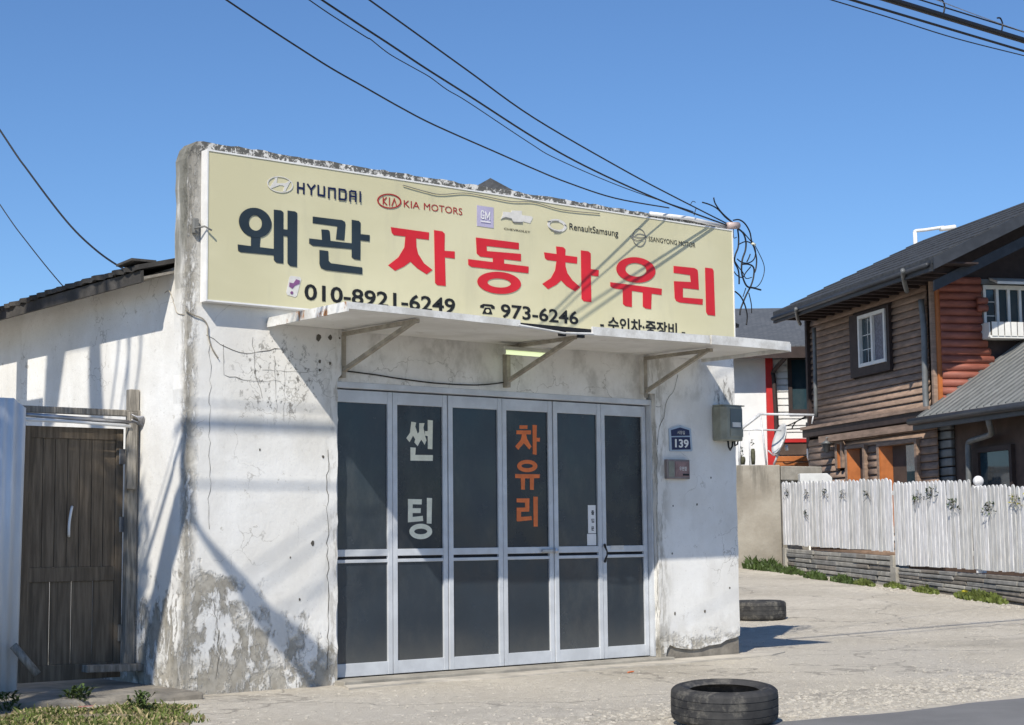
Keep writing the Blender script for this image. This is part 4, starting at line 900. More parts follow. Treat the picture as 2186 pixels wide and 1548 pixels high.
MB().tube([dc-ax*.04, cpx(1660, 972, .5), cpx(1652, 992, .5)], .022, 8).build('mast', M['rail'], dish, True)
MB().tube([cpx(1664, 970, .45), cpx(1650, 972, .3), cpx(1640, 962, .2)], .014, 8).build('feed_arm', M['rail'], dish, True)
MB().tube([cpx(1678, 950, .5), cpx(1680, 962, .5)], .035, 8).build('tuner', M['rail'], dish, True)
for x, y0, y1, w, lab in ((1584, 975, 992, .07, 'squat dark planter at the left end of the terrace wall'), (1608, 958, 992, .045, 'tall narrow moss green bottle shaped pot on the terrace wall')):
    b = cpx(x, y1, .25); h = cpx(x, y0, .25).z-b.z; root = thing('flower_pot', b, lab, 'pot')
    m = MB(); m.lathe([(0, 0), (w*.8, 0), (w, h*.5), (w*.95, h*.85), (w*.7, h), (w*.6, h*.9)], b, 14); m.build('pot', plain('mossy_pot', (.10, .10, .06), .8, 0, .4, 20), root, True)
    m = MB(); leaf_cloud(m, b+V((0, 0, h+.10)), (.03, .03, .12), 26, .03); m.build('leaves', M['leaf_dark'], root)

# ------------------------------------------------------------------ brown log house
ha = math.radians(26); hu = V((math.sin(ha), math.cos(ha), 0)); hv = V((math.cos(ha), -math.sin(ha), 0))
HO = at(2005, 900, 32); HO.z = 0
def hp(a, b, z): q = HO + hu*a + hv*b; return V((q.x, q.y, z))
def onH(x, y, b=0.): P = onPl(x, y, HO+hv*b, hv); return (P-HO).dot(hu), P.z
def onHf(x, y, a=0.): P = onPl(x, y, HO+hu*a, hu); return (P-HO).dot(hv), P.z
house = thing('log_house', hp(3, 3, .5), 'two storey brown log house with dark shingle roof and metal porch roof', 'house')
def hbox(a0, a1, b0, b1, z0, z1_): return MB().hexa([hp(a0, b0, z0), hp(a1, b0, z0), hp(a1, b1, z0), hp(a0, b1, z0), hp(a0, b0, z1_), hp(a1, b0, z1_), hp(a1, b1, z1_), hp(a0, b1, z1_)])
M['siding'] = plain('brown_log_siding', (.34, .240, .182), .75, 0, .35, 3, .25, 25, .3, None, (1, 1, 5))
M['red_log'] = plain('red_brown_log', (.34, .115, .08), .6, 0, .3, 3, .25, 25, .35, None, (1, 1, 4))
M['brown_wall'] = plain('brown_render', (.105, .07, .055), .85, 0, .3, 3, .2)
M['orange_wood'] = plain('orange_varnished_wood', (.44, .145, .04), .5, 0, .25, 4)
M['shingle'] = plain('charcoal_shingle', (.055, .06, .068), .8, 0, .4, 9, .5, 40)
M['gutter'] = plain('slate_grey_gutter', (.045, .050, .060), .5, .2, .25)
M['pipe_grey'] = plain('grey_downpipe', (.17, .18, .185), .5, .2, .25)
M['metal_roof'] = plain('grey_standing_seam', (.29, .30, .29), .55, .1, .25, 2)
M['white_frame'] = plain('white_window_frame', (.74, .74, .72), .4, 0, .1)
M['curtain'] = plain('net_curtain', (.22, .22, .26), .8, 0, .4, 20)
M['dark_trim'] = plain('dark_brown_trim', (.045, .03, .028), .7, 0, .3)
HB = 5.6
# cores
hbox(.04, 6.0, .03, HB, -.3, 6.20).build('wall', M['dark_trim'], house)
hbox(-6, .02, .03, 5.0, -.3, 3.25).build('wall', M['brown_wall'], house)
# window openings on the side wall (a0,a1,z0,z1): siding boards are cut round them
wins = [(1.80, 3.68, 4.42, 5.74), (.62, 2.32, 1.3, 2.96), (2.96, 3.86, 1.3, 2.99), (4.05, 4.36, 2.55, 3.12)]
def boards(z0, z1_, pitch, a0, a1, mat, off, name='siding_board', th=.036):
    z = z0
    while z < z1_-.02:
        segs = [(a0, a1)]
        for w in wins:
            if z+pitch*.6 > w[2] and z+pitch*.4 < w[3]:
                ns = []
                for s in segs:
                    if w[1] <= s[0] or w[0] >= s[1]: ns.append(s)
                    else:
                        if w[0] > s[0]: ns.append((s[0], w[0]))
                        if w[1] < s[1]: ns.append((w[1], s[1]))
                segs = ns
        for s in segs:
            pr = [(-off, z), (-off-th*.9, z+pitch*.03), (-off-th, z+pitch*.14), (-off-th*.85, z+pitch*.4), (-off-.004, z+pitch*.96), (-off, z+pitch*.97)]
            m = MB(); n = len(pr); A = [hp(s[0], b, zz) for b, zz in pr]; B = [hp(s[1], b, zz) for b, zz in pr]
            m.add(A+B, [tuple(range(n)), tuple(range(2*n-1, n-1, -1))] + [(i, n+i, n+(i+1) % n, (i+1) % n) for i in range(n)]); m.build(name, mat, house, True)
        z += pitch
boards(3.56, 6.2, .140, .30, 5.92, M['siding'], .0); boards(3.56, 6.2, .140, .02, .16, M['siding'], .0)
boards(.7, 3.26, .150, -.12, 5.95, M['siding'], .10)
hbox(-.15, 6.0, -.25, .02, 3.30, 3.50).build('belt_board', M['dark_trim'], house, bevel=.01); hbox(-.15, 6.02, -.29, -.252, 3.47, 3.535).build('belt_flashing', M['siding'], house)
m = MB(); m.bar(hp(.2, -.30, 3.18), hp(5.0, -.27, 3.20), .06, .14); m.build('fascia_beam', M['siding'], house)
hbox(5.93, 6.03, -.11, .02, .7, 6.1).build('corner_board', M['dark_trim'], house); hbox(-.03, .05, -.10, .02, 3.35, 6.0).build('corner_board', M['siding'], house)
hbox(-.075, -.032, -.02, .10, 3.4, 5.82).build('corner_board', M['orange_wood'], house)
# upper side window
w = wins[0]; win = thing('window', hp(2.6, 0, 4.6)); 
def sub(root):
    root.parent = house; root.matrix_parent_inverse = Matrix.Translation(-V(house.location))
    def f(mb, n, mat, smooth=False, bev=0):
        o = mb.build(n, mat, None, smooth, bev); o.parent = root; o.matrix_parent_inverse = Matrix.Translation(-V(root.location)); return o
    return f
f = sub(win); fa0, fa1, fz0, fz1 = 1.93, 3.20, 4.60, 5.68
for (a0, a1, z0, z1_) in ((w[0], fa0, w[2], w[3]), (fa1, w[1], w[2], w[3]), (fa0, fa1, w[2], fz0), (fa0, fa1, fz1, w[3])): f(hbox(a0, a1, -.10, .02, z0, z1_), 'surround', M['dark_trim'])
for (a0, a1, z0, z1_) in ((fa0, fa0+.07, fz0, fz1), (fa1-.07, fa1, fz0, fz1), (fa0+.07, fa1-.07, fz0, fz0+.07), (fa0+.07, fa1-.07, fz1-.07, fz1), (2.50, 2.58, fz0+.07, fz1-.07)): f(hbox(a0, a1, -.135, .0, z0, z1_), 'frame', M['white_frame'])
f(hbox(2.58, fa1-.07, -.06, -.05, fz0+.07, fz1-.07), 'pane', M['glass_house']); f(hbox(fa0+.07, 2.50, -.08, -.07, fz0+.07, fz1-.07), 'pane', M['curtain'])
for z in (4.95, 5.25): f(hbox(2.6, fa1-.08, -.066, -.0605, z, z+.014), 'glazing_bar', M['white_frame'])
f(hbox(2.85, 2.864, -.067, -.0612, fz0+.08, fz1-.08), 'glazing_bar', M['white_frame'])
# lower windows with orange reveals
for k, (a0, a1, z0, z1_) in enumerate(wins[1:]):
    win = thing('window', hp((a0+a1)/2, 0, z0)); f = sub(win)
    f(hbox(a1-.07, a1+.03, -.20, .03, z0, z1_), 'jamb', M['siding']); f(hbox(a0-.03, a0+.06, -.20, .03, z0, z1_), 'jamb', M['siding']); f(hbox(a0+.06, a1-.07, -.20, .03, z1_-.06, z1_), 'head', M['siding'])
    f(hbox(a1-.085, a1-.0705, -.19, .03, z0, z1_-.061), 'reveal', M['orange_wood'])
    split = a0 + (a1-a0)*.48
    f(hbox(a0+.06, split, .006, .02, z0, z1_-.061), 'pane', M['glass_house'] if k != 1 else M['curtain']); f(hbox(split, a1-.086, .008, .022, z0, z1_-.061), 'shutter', M['brown_wall'])
    sw = min(.20, (a1-a0)*.3); q1, q0 = a1-.087, a1-.087-sw
    f(MB().hexa([hp(q1, -.17, z0), hp(q1, .004, z0), hp(q0, .004, z0), hp(q0+.012, -.004, z0), hp(q1, -.17, z1_-.062), hp(q1, .004, z1_-.062), hp(q0, .004, z1_-.062), hp(q0+.012, -.004, z1_-.062)]), 'splayed_reveal', M['orange_wood'])
# porch wall window, boards at the corner
win = thing('window', hp(-2, 0, 1.6)); f = sub(win); a0, zA = onH(2158, 960, .0); a1, zB = onH(2096, 1060, 0)
f(hbox(a0, a1, .0, .029, 1.45, zA), 'pane', M['glass_house'])
for (p_, q_, z0, z1_) in ((a0-.09, a0, 1.4, zA+.09), (a1, a1+.32, 1.4, zA+.09), (a0, a1, zA, zA+.09)): f(hbox(p_, q_, -.05, .029, z0, z1_), 'frame', M['dark_trim'])
for z in [1.2+.17*i for i in range(12)]: hbox(-.55, -.02, -.06, .025, z, z+.15).build('siding_board', M['pipe_grey'], house, bevel=.02)
# red log gable end, logs stepping out to the right
for i in range(17):
    z = 3.45+i*.152; ext_ = .93+.05*max(0, 10-i)
    c0 = hp(-.06, .06, z+.075); c1 = hp(-.06, ext_+jit(.02), z+.075); MB().tube([c0, c1], .079, 12).build('gable_log', M['red_log'], house, True)
for z in (5.42, 5.56): MB().tube([hp(-.16, .80, z), hp(-.16, 1.0, z)], .07, 10).build('log_end', M['red_log'], house, True)

# front window with awning and flower box
win = thing('window', hp(-.3, 1.6, 5)); f = sub(win)
for b in (.97, 1.24, 1.48, 1.72, 1.96, 2.2): f(hbox(-.10, -.025, b, b+.055, 5.02, 5.83), 'frame', M['white_frame'])
f(hbox(-.105, -.022, .97, 2.5, 5.80, 5.88), 'frame', M['white_frame'])
for b in (1.025, 1.295, 1.535, 1.775, 2.015): f(hbox(-.05, -.03, b, b+.185, 5.02, 5.80), 'pane', M['glass_house'])
for z in (5.28, 5.55): f(hbox(-.07, -.052, 1.03, 1.235, z, z+.014), 'glazing_bar', M['white_frame'])
aw = MB(); aw.hexa([hp(-.42, 1.10, 5.86), hp(-.42, 3.2, 5.86), hp(-.10, 3.2, 5.98), hp(-.10, 1.10, 5.98), hp(-.42, 1.10, 5.91), hp(-.42, 3.2, 5.91), hp(-.10, 3.2, 6.02), hp(-.10, 1.10, 6.02)]); f(aw, 'awning', M['white_frame'])
f(hbox(-.12, -.021, .93, 3.2, 5.895, 5.99), 'head_board', M['pipe_grey'])
fb = thing('flower_box', hp(-.3, 1.5, 4.8)); f = sub(fb)
for i in range(16): f(hbox(-.42, -.405, .95+i*.135, 1.065+i*.135, 4.86, 5.13), 'slat', M['white_frame'])
f(hbox(-.40, -.03, .90, .92, 4.84, 5.12), 'end_board', M['white_frame']); f(hbox(-.402, -.03, .92, 3.1, 4.82, 4.87), 'base_board', M['white_frame']); f(hbox(-.40, -.03, .921, 3.1, 4.875, 4.95), 'soil', M['grime'])
# shingle roof: ridge along the house, gable to the street
EB = -.90; A0, zq0 = onH(1992, 553, EB); A1, zq1 = onH(1650, 664, EB); EZ = (zq0+zq1)/2-.11; _q = onHf(2186, 452, A0); RS = (_q[1]-.12-EZ)/(_q[0]-EB); RB = HB/2; RZ = EZ + (RB-EB)*RS
m = MB(); m.prism([(.03, 3.2), (HB-.02, 3.2), (HB-.02, 6.2), (RB, RZ-.25), (.03, 6.2)][::-1], lambda p: hp(-.02, p[0], p[1]), hu*.05); m.build('gable_wall', M['dark_trim'], house)
rf = MB(); rf.hexa([hp(A0, EB, EZ), hp(A1, EB, EZ), hp(A1, RB, RZ), hp(A0, RB, RZ), hp(A0, EB, EZ+.10), hp(A1, EB, EZ+.10), hp(A1, RB, RZ+.10), hp(A0, RB, RZ+.10)]); rf_o = rf.build('roof', M['shingle'], house)
rf = MB(); rf.hexa([hp(A0, RB+.002, RZ), hp(A1, RB+.002, RZ), hp(A1, HB+1, EZ), hp(A0, HB+1, EZ), hp(A0, RB+.002, RZ+.10), hp(A1, RB+.002, RZ+.10), hp(A1, HB+1, EZ+.10), hp(A0, HB+1, EZ+.10)]); rf.build('roof', M['shingle'], house)
cnt_s = 0; rows = 9
for r_ in range(rows):
    b0 = EB+.0+(RB-EB)*r_/rows; a = A0 + (r_ % 2)*.17
    while a < A1-.1:
        a2 = min(a+.36, A1); z0 = EZ+.10+(b0-EB)*RS; b1 = b0+(RB-EB)/rows+.05; z1_ = EZ+.10+(b1-EB)*RS; lift = .028+jit(.006)
        m = MB(); m.hexa([hp(a+.006, b0, z0), hp(a2-.006, b0, z0), hp(a2-.006, b1, z1_+.001), hp(a+.006, b1, z1_+.001), hp(a+.006, b0, z0+lift), hp(a2-.006, b0, z0+lift), hp(a2-.006, b1, z1_+.006), hp(a+.006, b1, z1_+.006)])
        o = m.build('shingle', M['shingle']); o.parent = rf_o; a = a2; cnt_s += 1
# eave boards, rakes, gutter
hbox(A0+.05, A1-.05, EB-.02, EB+.04, EZ-.14, EZ+.06).build('eave_board', M['gutter'], house)
MB().tube([hp(A0+.1, EB-.06, EZ-.02), hp(A1-.1, EB-.06, EZ-.04)], .045, 8).build('gutter', M['gutter'], house, True)
for off, w_, mt in ((0, .22, 'gutter'), (-.55, .20, 'gutter')):
    m = MB(); o2 = A0 - .03 if off == 0 else A0+.25-off*.3
    m.hexa([hp(o2, EB+abs(off)*.4, EZ-.12+off*.6), hp(o2+.05, EB+abs(off)*.4, EZ-.12+off*.6), hp(o2+.05, RB, RZ-.12+off*.6-abs(off)*.2), hp(o2, RB, RZ-.12+off*.6-abs(off)*.2), hp(o2, EB+abs(off)*.4, EZ-.12+off*.6+w_), hp(o2+.05, EB+abs(off)*.4, EZ-.12+off*.6+w_), hp(o2+.05, RB, RZ-.12+off*.6+w_-abs(off)*.2), hp(o2, RB, RZ-.12+off*.6+w_-abs(off)*.2)]); m.build('rake_board', M[mt], house)
hbox(A0+.1, A1-.1, EB+.05, .05, EZ+.02, EZ+.05).build('soffit', M['dark_trim'], house)
for i in range(16): hbox(A0+.5+i*.45, A0+.58+i*.45, EB+.06, .03, EZ-.10, EZ+.018).build('rafter_end', M['dark_trim'], house)
# downpipes
def hpipe(pts, r=.045, mat='pipe_grey'): MB().tube(spline(pts, 4), r, 8).build('downpipe', M[mat], house, True)
def ph(x, y, b=-.15): a, z = onH(x, y, b); return hp(a, b, z)
hpipe([ph(1927, 577, -1.05), ph(1930, 600, -.85), ph(1936, 622, -.6)]); hpipe([ph(1699, 659, -1.05), ph(1702, 678, -.85), ph(1708, 692, -.6)], .04)
hpipe([ph(1966, 640), ph(1972, 700), ph(1974, 780), ph(1976, 850), ph(1980, 885)], .06)
hpipe([ph(1738, 700, -.2), ph(1740, 790, -.2), ph(1742, 890, -.2)], .045)
hpipe([ph(2107, 880, -.5), ph(2112, 905, -.45), ph(2116, 925, -.3), ph(2100, 933, -.2), ph(2072, 942, -.16), ph(2067, 955, -.16), ph(2068, 1000, -.16), ph(2068, 1050, -.16)], .055)
# porch roof of standing seam sheets
PB0, PB1 = -.50, 5.0; pz = lambda b: 3.28+(b-PB0)*.655
m = MB(); m.hexa([hp(-6, PB0, pz(PB0)), hp(-.02, PB0, pz(PB0)), hp(-.02, PB1, pz(PB1)), hp(-6, PB1, pz(PB1)), hp(-6, PB0, pz(PB0)+.04), hp(-.02, PB0, pz(PB0)+.04), hp(-.02, PB1, pz(PB1)+.04), hp(-6, PB1, pz(PB1)+.04)])
po = m.build('porch_roof', M['metal_roof'], house)
for i in range(24):
    a = -.10-i*.25; m = MB(); m.bar(hp(a, PB0+.01, pz(PB0)+.052), hp(a, PB1-.05, pz(PB1-.05)+.052), .03, .035); o = m.build('seam', M['pipe_grey']); o.parent = po
hbox(-6, -.0, PB0-.05, PB0+.02, pz(PB0)-.20, pz(PB0)-.01).build('fascia_board', M['gutter'], house); MB().tube([hp(-6, PB0-.1, pz(PB0)-.06), hp(.02, PB0-.1, pz(PB0)-.04)], .07, 8).build('gutter', M['gutter'], house, True)
hbox(-6, -.02, PB0+.02, .03, pz(PB0)-.10, pz(PB0)-.07).build('soffit', M['dark_trim'], house)
# wall lantern
wl_ = thing('wall_lantern', ph(1765, 945, -.3)); f = sub(wl_); c = ph(1764, 950, -.35)
f(MB().lathe([(0, .10), (.03, .09), (.13, .03), (.10, .02), (.06, -.15), (0, -.17)], c, 12), 'lantern', M['pipe_grey'], True); f(MB().tube([c+V((0, 0, .08)), c+V((0, 0, .16)), c+hv*.25+V((0, 0, .14))], .015, 6), 'arm', M['pipe_grey'], True)
# street lamp beyond the house
lp = at(1955, 535, 52); sl_ = thing('street_lamp', (lp.x, lp.y, .5), 'white street lamp with long arm rising behind the brown roof', 'street lamp')
g = lambda x, y: at(x, y, 52)
MB().tube([(lp.x, lp.y, .5), lp, g(1953, 495)], [.10, .07, .06], 10).build('pole', M['white_frame'], sl_, True)
MB().tube(spline([g(1953, 497), g(1955, 493), g(1975, 491), g(2015, 485)], 3), .055, 8).build('arm', M['white_frame'], sl_, True)
MB().bar(g(2006, 489), g(2040, 485), .26, .13).build('lamp_head', M['white_frame'], sl_, bevel=.04)

# ------------------------------------------------------------------ white house with red trim, between shop and log house
WO = at(1640, 900, 41); WO.z = 0
def wp(a, b, z): q = WO + cw_r*a + cw_f*b; return V((q.x, q.y, z))
def onW(x, y, b=0.): P = onPl(x, y, WO+cw_f*b, cw_f); return (P-WO).dot(cw_r), P.z
def wbox(a0, a1, b0, b1, z0, z1_): return MB().hexa([wp(a0, b0, z0), wp(a1, b0, z0), wp(a1, b1, z0), wp(a0, b1, z0), wp(a0, b0, z1_), wp(a1, b0, z1_), wp(a1, b1, z1_), wp(a0, b1, z1_)])
wh = thing('white_house', wp(0, 2, .5), 'white house with red corner post and grey roof between shop and log house', 'house')
M['white_wall'] = plain('white_render', (.76, .77, .78), .85, 0, .1, 2); M['white_siding'] = plain('white_siding', (.80, .80, .79), .6, 0, .08); M['red_paint'] = plain('red_paint', (.50, .022, .022), .5, 0, .15, 5)
_, zE = onW(1650, 752); _, zB = onW(1650, 940); aR = onW(1738, 800)[0]
wbox(-5, -.02, .05, 6, .5, zE).build('wall', M['white_wall'], wh); wbox(0.02, aR+2, .06, 6, .5, zE).build('wall', M['white_siding'], wh)
a0, a1 = onW(1637, 900)[0], onW(1652, 900)[0]; wbox(a0, a1, -.06, .04, .5, zE-.001).build('corner_post', M['red_paint'], wh)
z = zB+.02
while z < zE-.1: wbox(a1+.005, aR+1.9, .0, .055, z+.012, z+.148).build('siding_board', M['white_siding'], wh, bevel=.01); z += .165
wbox(a1, aR+1.9, -.09, .05, zB-.06, zB+.015).build('belt_beam', M['red_paint'], wh); wbox(a1, aR+1.9, -.05, .055, zB-.36, zB-.065).build('lower_wall', M['brown_wall'], wh)
z = zB-.38
while z > 1.6: wbox(a1, aR+1.5, -.03, .055, z-.14, z-.01).build('lower_board', M['orange_wood'], wh, bevel=.01); z -= .15
wn_ = thing('window', wp(1, 0, 3)); wn_.parent = wh; wn_.matrix_parent_inverse = Matrix.Translation(-V(wh.location))
def wsub(mb, n, mat):
    o = mb.build(n, mat); o.parent = wn_; o.matrix_parent_inverse = Matrix.Translation(-V(wn_.location))
a0, z1_ = onW(1689, 768, -.05); a1_, z0 = onW(1731, 874, -.05)
wsub(wbox(a0, a1_, -.035, -.005, z0, z1_), 'pane', M['glass_house'])
for p_ in ((a0-.09, a0, z0-.09, z1_+.09), (a1_, a1_+.09, z0-.09, z1_+.09), (a0, a1_, z1_, z1_+.09), (a0, a1_, z0-.09, z0)): wsub(wbox(p_[0], p_[1], -.08, -.003, p_[2], p_[3]), 'frame', M['dark_trim'])
m = MB(); _, zRt = onW(1620, 668, 3.0); m.hexa([wp(-6, -.7, zE-.05), wp(aR+3, -.7, zE-.05), wp(aR+3, 3, zRt), wp(-6, 3, zRt), wp(-6, -.7, zE+.08), wp(aR+3, -.7, zE+.08), wp(aR+3, 3, zRt+.12), wp(-6, 3, zRt+.12)])
tw = NT('grey_roof_shingle'); bk = tw.n.new('ShaderNodeTexBrick'); bk.inputs['Scale'].default_value = 3; bk.inputs['Color1'].default_value = (.075, .085, .10, 1); bk.inputs['Color2'].default_value = (.10, .11, .125, 1); bk.inputs['Mortar'].default_value = (.05, .055, .065, 1); tw.l.new(tw.pos, bk.inputs['Vector']); tw.col(bk.outputs[0]); tw.set(.8)
m.build('roof', tw.m, wh)
m = MB(); m.hexa([wp(-6, 3.01, zRt), wp(aR+3, 3.01, zRt), wp(aR+3, 6.7, zE), wp(-6, 6.7, zE), wp(-6, 3.01, zRt+.12), wp(aR+3, 3.01, zRt+.12), wp(aR+3, 6.7, zE+.1), wp(-6, 6.7, zE+.1)]); m.build('roof', tw.m, wh)
wbox(-6, aR+3, -.75, -.705, zE-.22, zE+.05).build('eave_board', M['dark_trim'], wh); wbox(-6, aR+3, -.70, .04, zE-.10, zE-.06).build('soffit', M['dark_trim'], wh)
def pw(x, y, b=-.15): a, z = onW(x, y, b); return wp(a, b, z)
MB().tube(spline([pw(1680, 748, -.7), pw(1678, 762, -.6), pw(1652, 792, -.12), pw(1652, 810, -.12), pw(1656, 880, -.12), pw(1658, 938, -.12)], 4), .055, 8).build('downpipe', M['dark_trim'], wh, True)
MB().tube([pw(1728, 902, -.6), pw(1730, 960, -.6)], .09, 10).build('downpipe', M['gutter'], wh, True)
MB().tube(spline([pw(1729, 958, -.6), pw(1730, 976, -.6), pw(1735, 984, -.6), pw(1742, 992, -.6)], 3), .085, 10).build('pipe_elbow', M['white_frame'], wh, True)
for pts in (((1660, 907), (1668, 912), (1690, 905), (1722, 888)), ((1655, 918), (1690, 916), (1738, 914)), ((1690, 916), (1700, 900), (1725, 890))): MB().tube(spline([pw(x, y, -.9) for x, y in pts], 3), .016, 6).build('hanging_cable', M['black_rubber'], wh, True)
# house whose dark ridge peeps over the parapet
rp = at(1047, 380, 46); rh = thing('rear_house', (rp.x, rp.y, 0), 'dark roof peak showing just above the shop parapet', 'house')
m = MB(); c = V((rp.x, rp.y, 0)); r = 3.6
m.add([c-cw_r*r-cw_f*1+V((0, 0, rp.z-r*.62)), c+cw_r*r-cw_f*1+V((0, 0, rp.z-r*.62)), c+cw_r*r+cw_f*7+V((0, 0, rp.z-r*.62)), c-cw_r*r+cw_f*7+V((0, 0, rp.z-r*.62)), V(rp), c+cw_f*6+V((0, 0, rp.z))], [(0, 1, 4), (1, 2, 5, 4), (2, 3, 5), (3, 0, 4, 5)]); m.build('roof', M['shingle'], rh)
m = MB(); m.hexa([c-cw_r*3.2+cw_f*.0, c+cw_r*3.2, c+cw_r*3.2+cw_f*6.5, c-cw_r*3.2+cw_f*6.5] + [q+V((0, 0, rp.z-r*.62)) for q in (c-cw_r*3.2, c+cw_r*3.2, c+cw_r*3.2+cw_f*6.5, c-cw_r*3.2+cw_f*6.5)]); m.build('wall', M['white_wall'], rh)

# ------------------------------------------------------------------ out of view on the left: a tree, and an added frame, throwing the shadows
s3 = V((.88, .62, -1.0))
def back(p, t): return V(p) - s3*t
tr = thing('roadside_tree', (-5.1, -2.6, 0), 'leaning roadside tree whose boughs cast soft shadows on the shop corner', 'tree')
top = back((0, 0, 1.42), 4.1)
MB().tube(spline([(-5.1, -2.6, 0), (-5.0, -2.55, 2.2), (-4.75, -2.5, 4.2), (-4.2, -2.45, 5.2), top], 5), [.16-.004*i for i in range(21)], 10).build('trunk', M['bark'], tr, True)
def limb(pts, rs):
    P = spline(pts, 4); n = len(P); k = len(rs)-1
    R = [rs[min(int(i/(n-1)*k), k-1)]*(1-(i/(n-1)*k-min(int(i/(n-1)*k), k-1))) + rs[min(int(i/(n-1)*k), k-1)+1]*(i/(n-1)*k-min(int(i/(n-1)*k), k-1)) for i in range(n)]
    MB().tube(P, R, 8).build('branch', M['bark'], tr, True)
limb([top, back((.14, 0, 1.18), 4.2), back((.45, 0, .84), 4.3), back((.72, 0, .52), 4.45), back((.98, 0, .30), 4.6), back((1.2, 0, .08), 4.8)], [.03, .025, .06, .10, .14, .17])
limb([top, back((0, .10, 1.50), 4.2), back((0, .30, 1.15), 4.3), back((0, .48, .70), 4.4), back((0, .60, .25), 4.6)], [.04, .05, .055, .07, .10])
limb([top, back((0, .06, 1.75), 4.3), back((0, .0, 2.0), 4.6), back((-.3, 0, 2.3), 5.2)], [.05, .04, .03, .015])
limb([back((0, .30, 1.15), 4.3), back((0, .42, .9), 4.2), back((0, .62, .62), 4.1)], [.02, .016, .012])
limb([(-4.75, -2.5, 4.2), (-4.9, -2.3, 5.4), back((0, 1.55, 2.2), 5.0), back((0, 1.60, 2.85), 5.0)], [.10, .10, .11, .09])
limb([back((0, 1.60, 2.85), 5.0), back((0, 2.30, 2.95), 5.0), back((0, 2.36, 2.72), 5.1), back((0, 2.46, 2.2), 5.2)], [.06, .14, .17, .12])
for y0, y1 in ((1.16, 1.30), (.98, 1.12), (1.02, 1.02), (.80, .90)): limb([back((0, 1.60, 2.85), 5.0), back((0, y0, 2.85), 5.0), back((0, y1, 2.15), 5.1)], [.03, .018, .014])
m = MB(); cc_ = back((-.75, .8, 1.15), 5.2); leaf_cloud(m, cc_, (.80, .5, 1.25), 2600, .07); leaf_cloud(m, cc_+V((-.6, -.3, -.1)), (.6, .5, 1.2), 1500, .07); m.build('crown', M['leaf'], tr)
tf = thing('shadow_caster_frame', (-.95, 3.4, 0), 'unseen timber frame added to cast a band of shade above the gate', 'frame')  # unseen, added so its board and upright shade the side wall
MB().box((-.97, 1.98, 3.08), (-.90, 5.2, 3.42)).build('top_board', M['wood_grey'], tf)
for y in (2.1, 4.9): MB().box((-1.06, y-.05, 0), (-.975, y+.05, 3.40)).build('post', M['wood_grey'], tf)
MB().box((-.985, 2.32, 3.425), (-.90, 2.50, 3.98)).build('upright', M['wood_grey'], tf)

# ------------------------------------------------------------------ small growth and litter
def lawn():
    m = MB(); g2 = MB()
    for _ in range(46000):
        x = random.uniform(-3.6, -.05); y = random.uniform(-2.6, -.12)
        lim = -.36 + .16*math.sin(x*4.1) + .10*math.sin(x*9.3+1) + (-.5*max(0, x+.5))
        if y > lim - abs(jit(.18)) or x > -.24 + (y+.44)*.49 + .10*math.sin(y*7) + jit(.07): continue
        q = math.sin(x*5.3+y*2.1)+math.sin(x*2.2-y*6.7+1)+.8*math.sin(x*11+y*9)
        if q < -1.1 + .9*max(0, x+1.0) + jit(.9): continue
        h = random.uniform(.008, .034)*(2.0 if random.random() < .05 else 1); a = random.uniform(0, 6.28); w = V((math.cos(a), math.sin(a), 0))*random.uniform(.004, .013); l = V((jit(.8), jit(.8), 0))*h*1.1
        b = V((x, y, .0)); t = (m if random.random() < .66 else g2)
        t.add([b-w*.5, b+w*.5, b+l*.5+V((0, 0, h*.7))+w*.8, b+l+V((0, 0, h)), b+l*.5+V((0, 0, h*.7))-w*.8], [(0, 1, 2, 3, 4)])
    m.build('grass_patch', M['grass'], None, label='green grass and clover covering the ground at lower left', cat='grass', kind='stuff')
    g2.build('dry_grass', M['straw'], None, label='dry straw mixed into the grass at lower left', cat='grass', kind='stuff')
lawn()
m = MB(); soil = [(-4, -3.2), (-1.6, -3.0), (-1.15, -2.2), (-.82, -1.6), (-.58, -1.1), (-.36, -.75), (-.32, -.48), (-.7, -.36), (-1.2, -.28), (-2.0, -.22), (-4, -.15)]
m.prism(soil, lambda p: (p[0], p[1], .005), (0, 0, -.004)); m.build('soil', plain('dry_soil', (.30, .25, .17), .95, 0, .45, 12, .7, 50), None, kind='structure')
for x, y, n, lab in ((165, 1505, 34, 'taller leafy weed standing up from the grass below the gate'), (300, 1520, 24, 'broad leafed weed in the grass nearest the shop corner'), (15, 1520, 22, 'dark weed tuft in the grass at the left edge')):
    p = p0 = onG(x, y); root = thing('weed', p, lab, 'weed'); m = MB()
    for i in range(n*3):
        a = random.uniform(0, 6.28); L = random.uniform(.04, .11); d = V((math.cos(a), math.sin(a), 0)); w = V((-d.y, d.x, 0))*random.uniform(.007, .016); z = random.uniform(0, .10); p = p0 + V((jit(.07), jit(.07), 0))
        m.add([p+V((0, 0, z)), p+d*L*.5+w+V((0, 0, z+L*.45)), p+d*L+V((0, 0, z+L*.42)), p+d*L*.5-w+V((0, 0, z+L*.45))], [(0, 1, 2, 3)])
    m.build('leaves', M['leaf'], root)
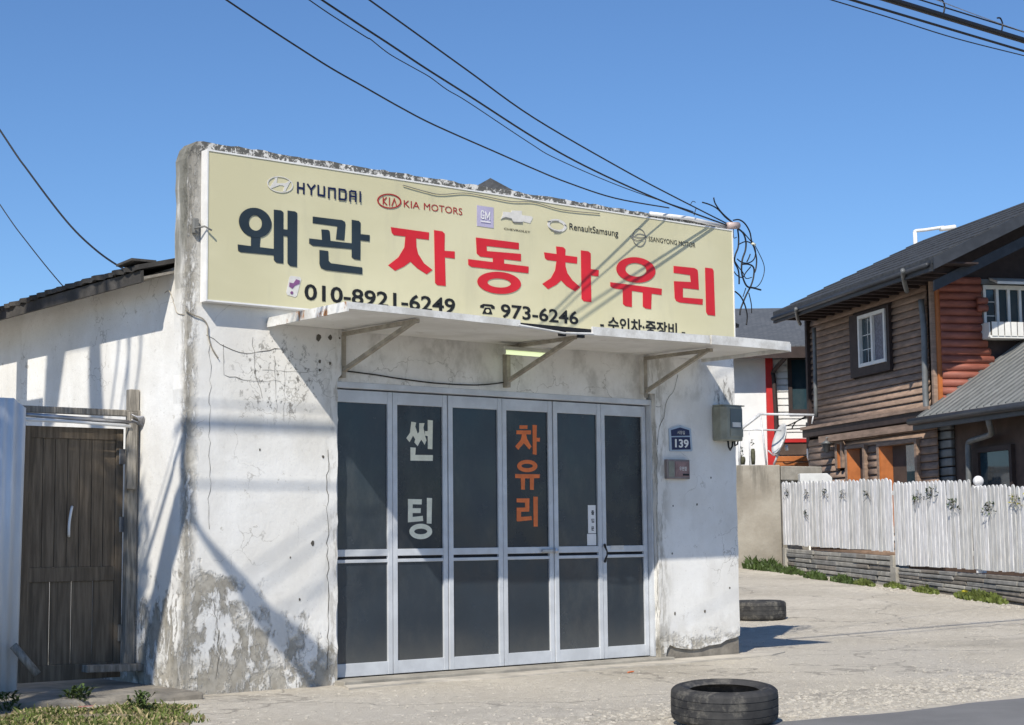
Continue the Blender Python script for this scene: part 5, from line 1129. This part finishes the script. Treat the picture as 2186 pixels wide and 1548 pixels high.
def gravel():
    ico = [(0, 0, 1), (.894, 0, .447), (.276, .851, .447), (-.724, .526, .447), (-.724, -.526, .447), (.276, -.851, .447), (.724, .526, -.447), (-.276, .851, -.447), (-.894, 0, -.447), (-.276, -.851, -.447), (.724, -.526, -.447), (0, 0, -1)]
    fc = [(0,1,2),(0,2,3),(0,3,4),(0,4,5),(0,5,1),(1,6,2),(2,7,3),(3,8,4),(4,9,5),(5,10,1),(2,6,7),(3,7,8),(4,8,9),(5,9,10),(1,10,6),(6,11,7),(7,11,8),(8,11,9),(9,11,10),(10,11,6)]
    m = MB()
    for _ in range(9000):
        if random.random() < .6: x = random.uniform(-2, 9); y = -4.25 + abs(random.gauss(0, .9))
        else: x = random.uniform(-1, 13); y = random.uniform(-4.2, 3.5)
        if -.3 < y and x < 6.1: continue
        s = random.uniform(.004, .017)*(1.35 if y < -2.9 else .8); z = ground(x, y); rx, ry, rz = random.uniform(.7, 1.3), random.uniform(.7, 1.3), random.uniform(.4, .7)
        m.add([(x+p[0]*s*rx, y+p[1]*s*ry, z+p[2]*s*rz) for p in ico], fc)
    for _ in range(260):
        t = random.uniform(0, 9.2); q = fp(t, 0, -.12-abs(random.gauss(0, .22))); s = random.uniform(.012, .045); z = ground(q.x, q.y)
        m.add([(q.x+p[0]*s, q.y+p[1]*s*.8, z+p[2]*s*.5) for p in ico], fc)
    return m.build('gravel', plain('loose_gravel', (.52, .485, .42), .95, 0, .4, 25), None, label='loose gravel scattered over the yard towards the road', cat='gravel', kind='stuff')
gravel()
p = onG(1347, 1437); m = MB(); m.tube([p+V((-.035, 0, .008)), p+V((.02, .01, .010)), p+V((.045, .012, .012))], [.006, .007, .004], 6); m.build('litter_scrap', M['ink_orange'], None, label='tiny orange and white litter scrap on the yard before the doors', cat='litter')
p = onG(182, 1525); m = MB(); m.prism([(-.05, -.012), (.05, -.02), (.055, .012), (-.045, .018)], lambda q: p+V((q[0], q[1], .05)), (0, 0, .004)); m.build('litter_scrap', plain('pink_paper', (.55, .25, .22), .8), None, label='faded pink paper scrap lying in the grass', cat='litter')
p = onG(163, 1462); m = MB(); leaf_cloud(m, p+V((0, 0, .05)), (.03, .03, .02), 12, .02); m.build('litter_scrap', M['ink_white'], None, label='small white scrap at the edge of the path before the gate', cat='litter')
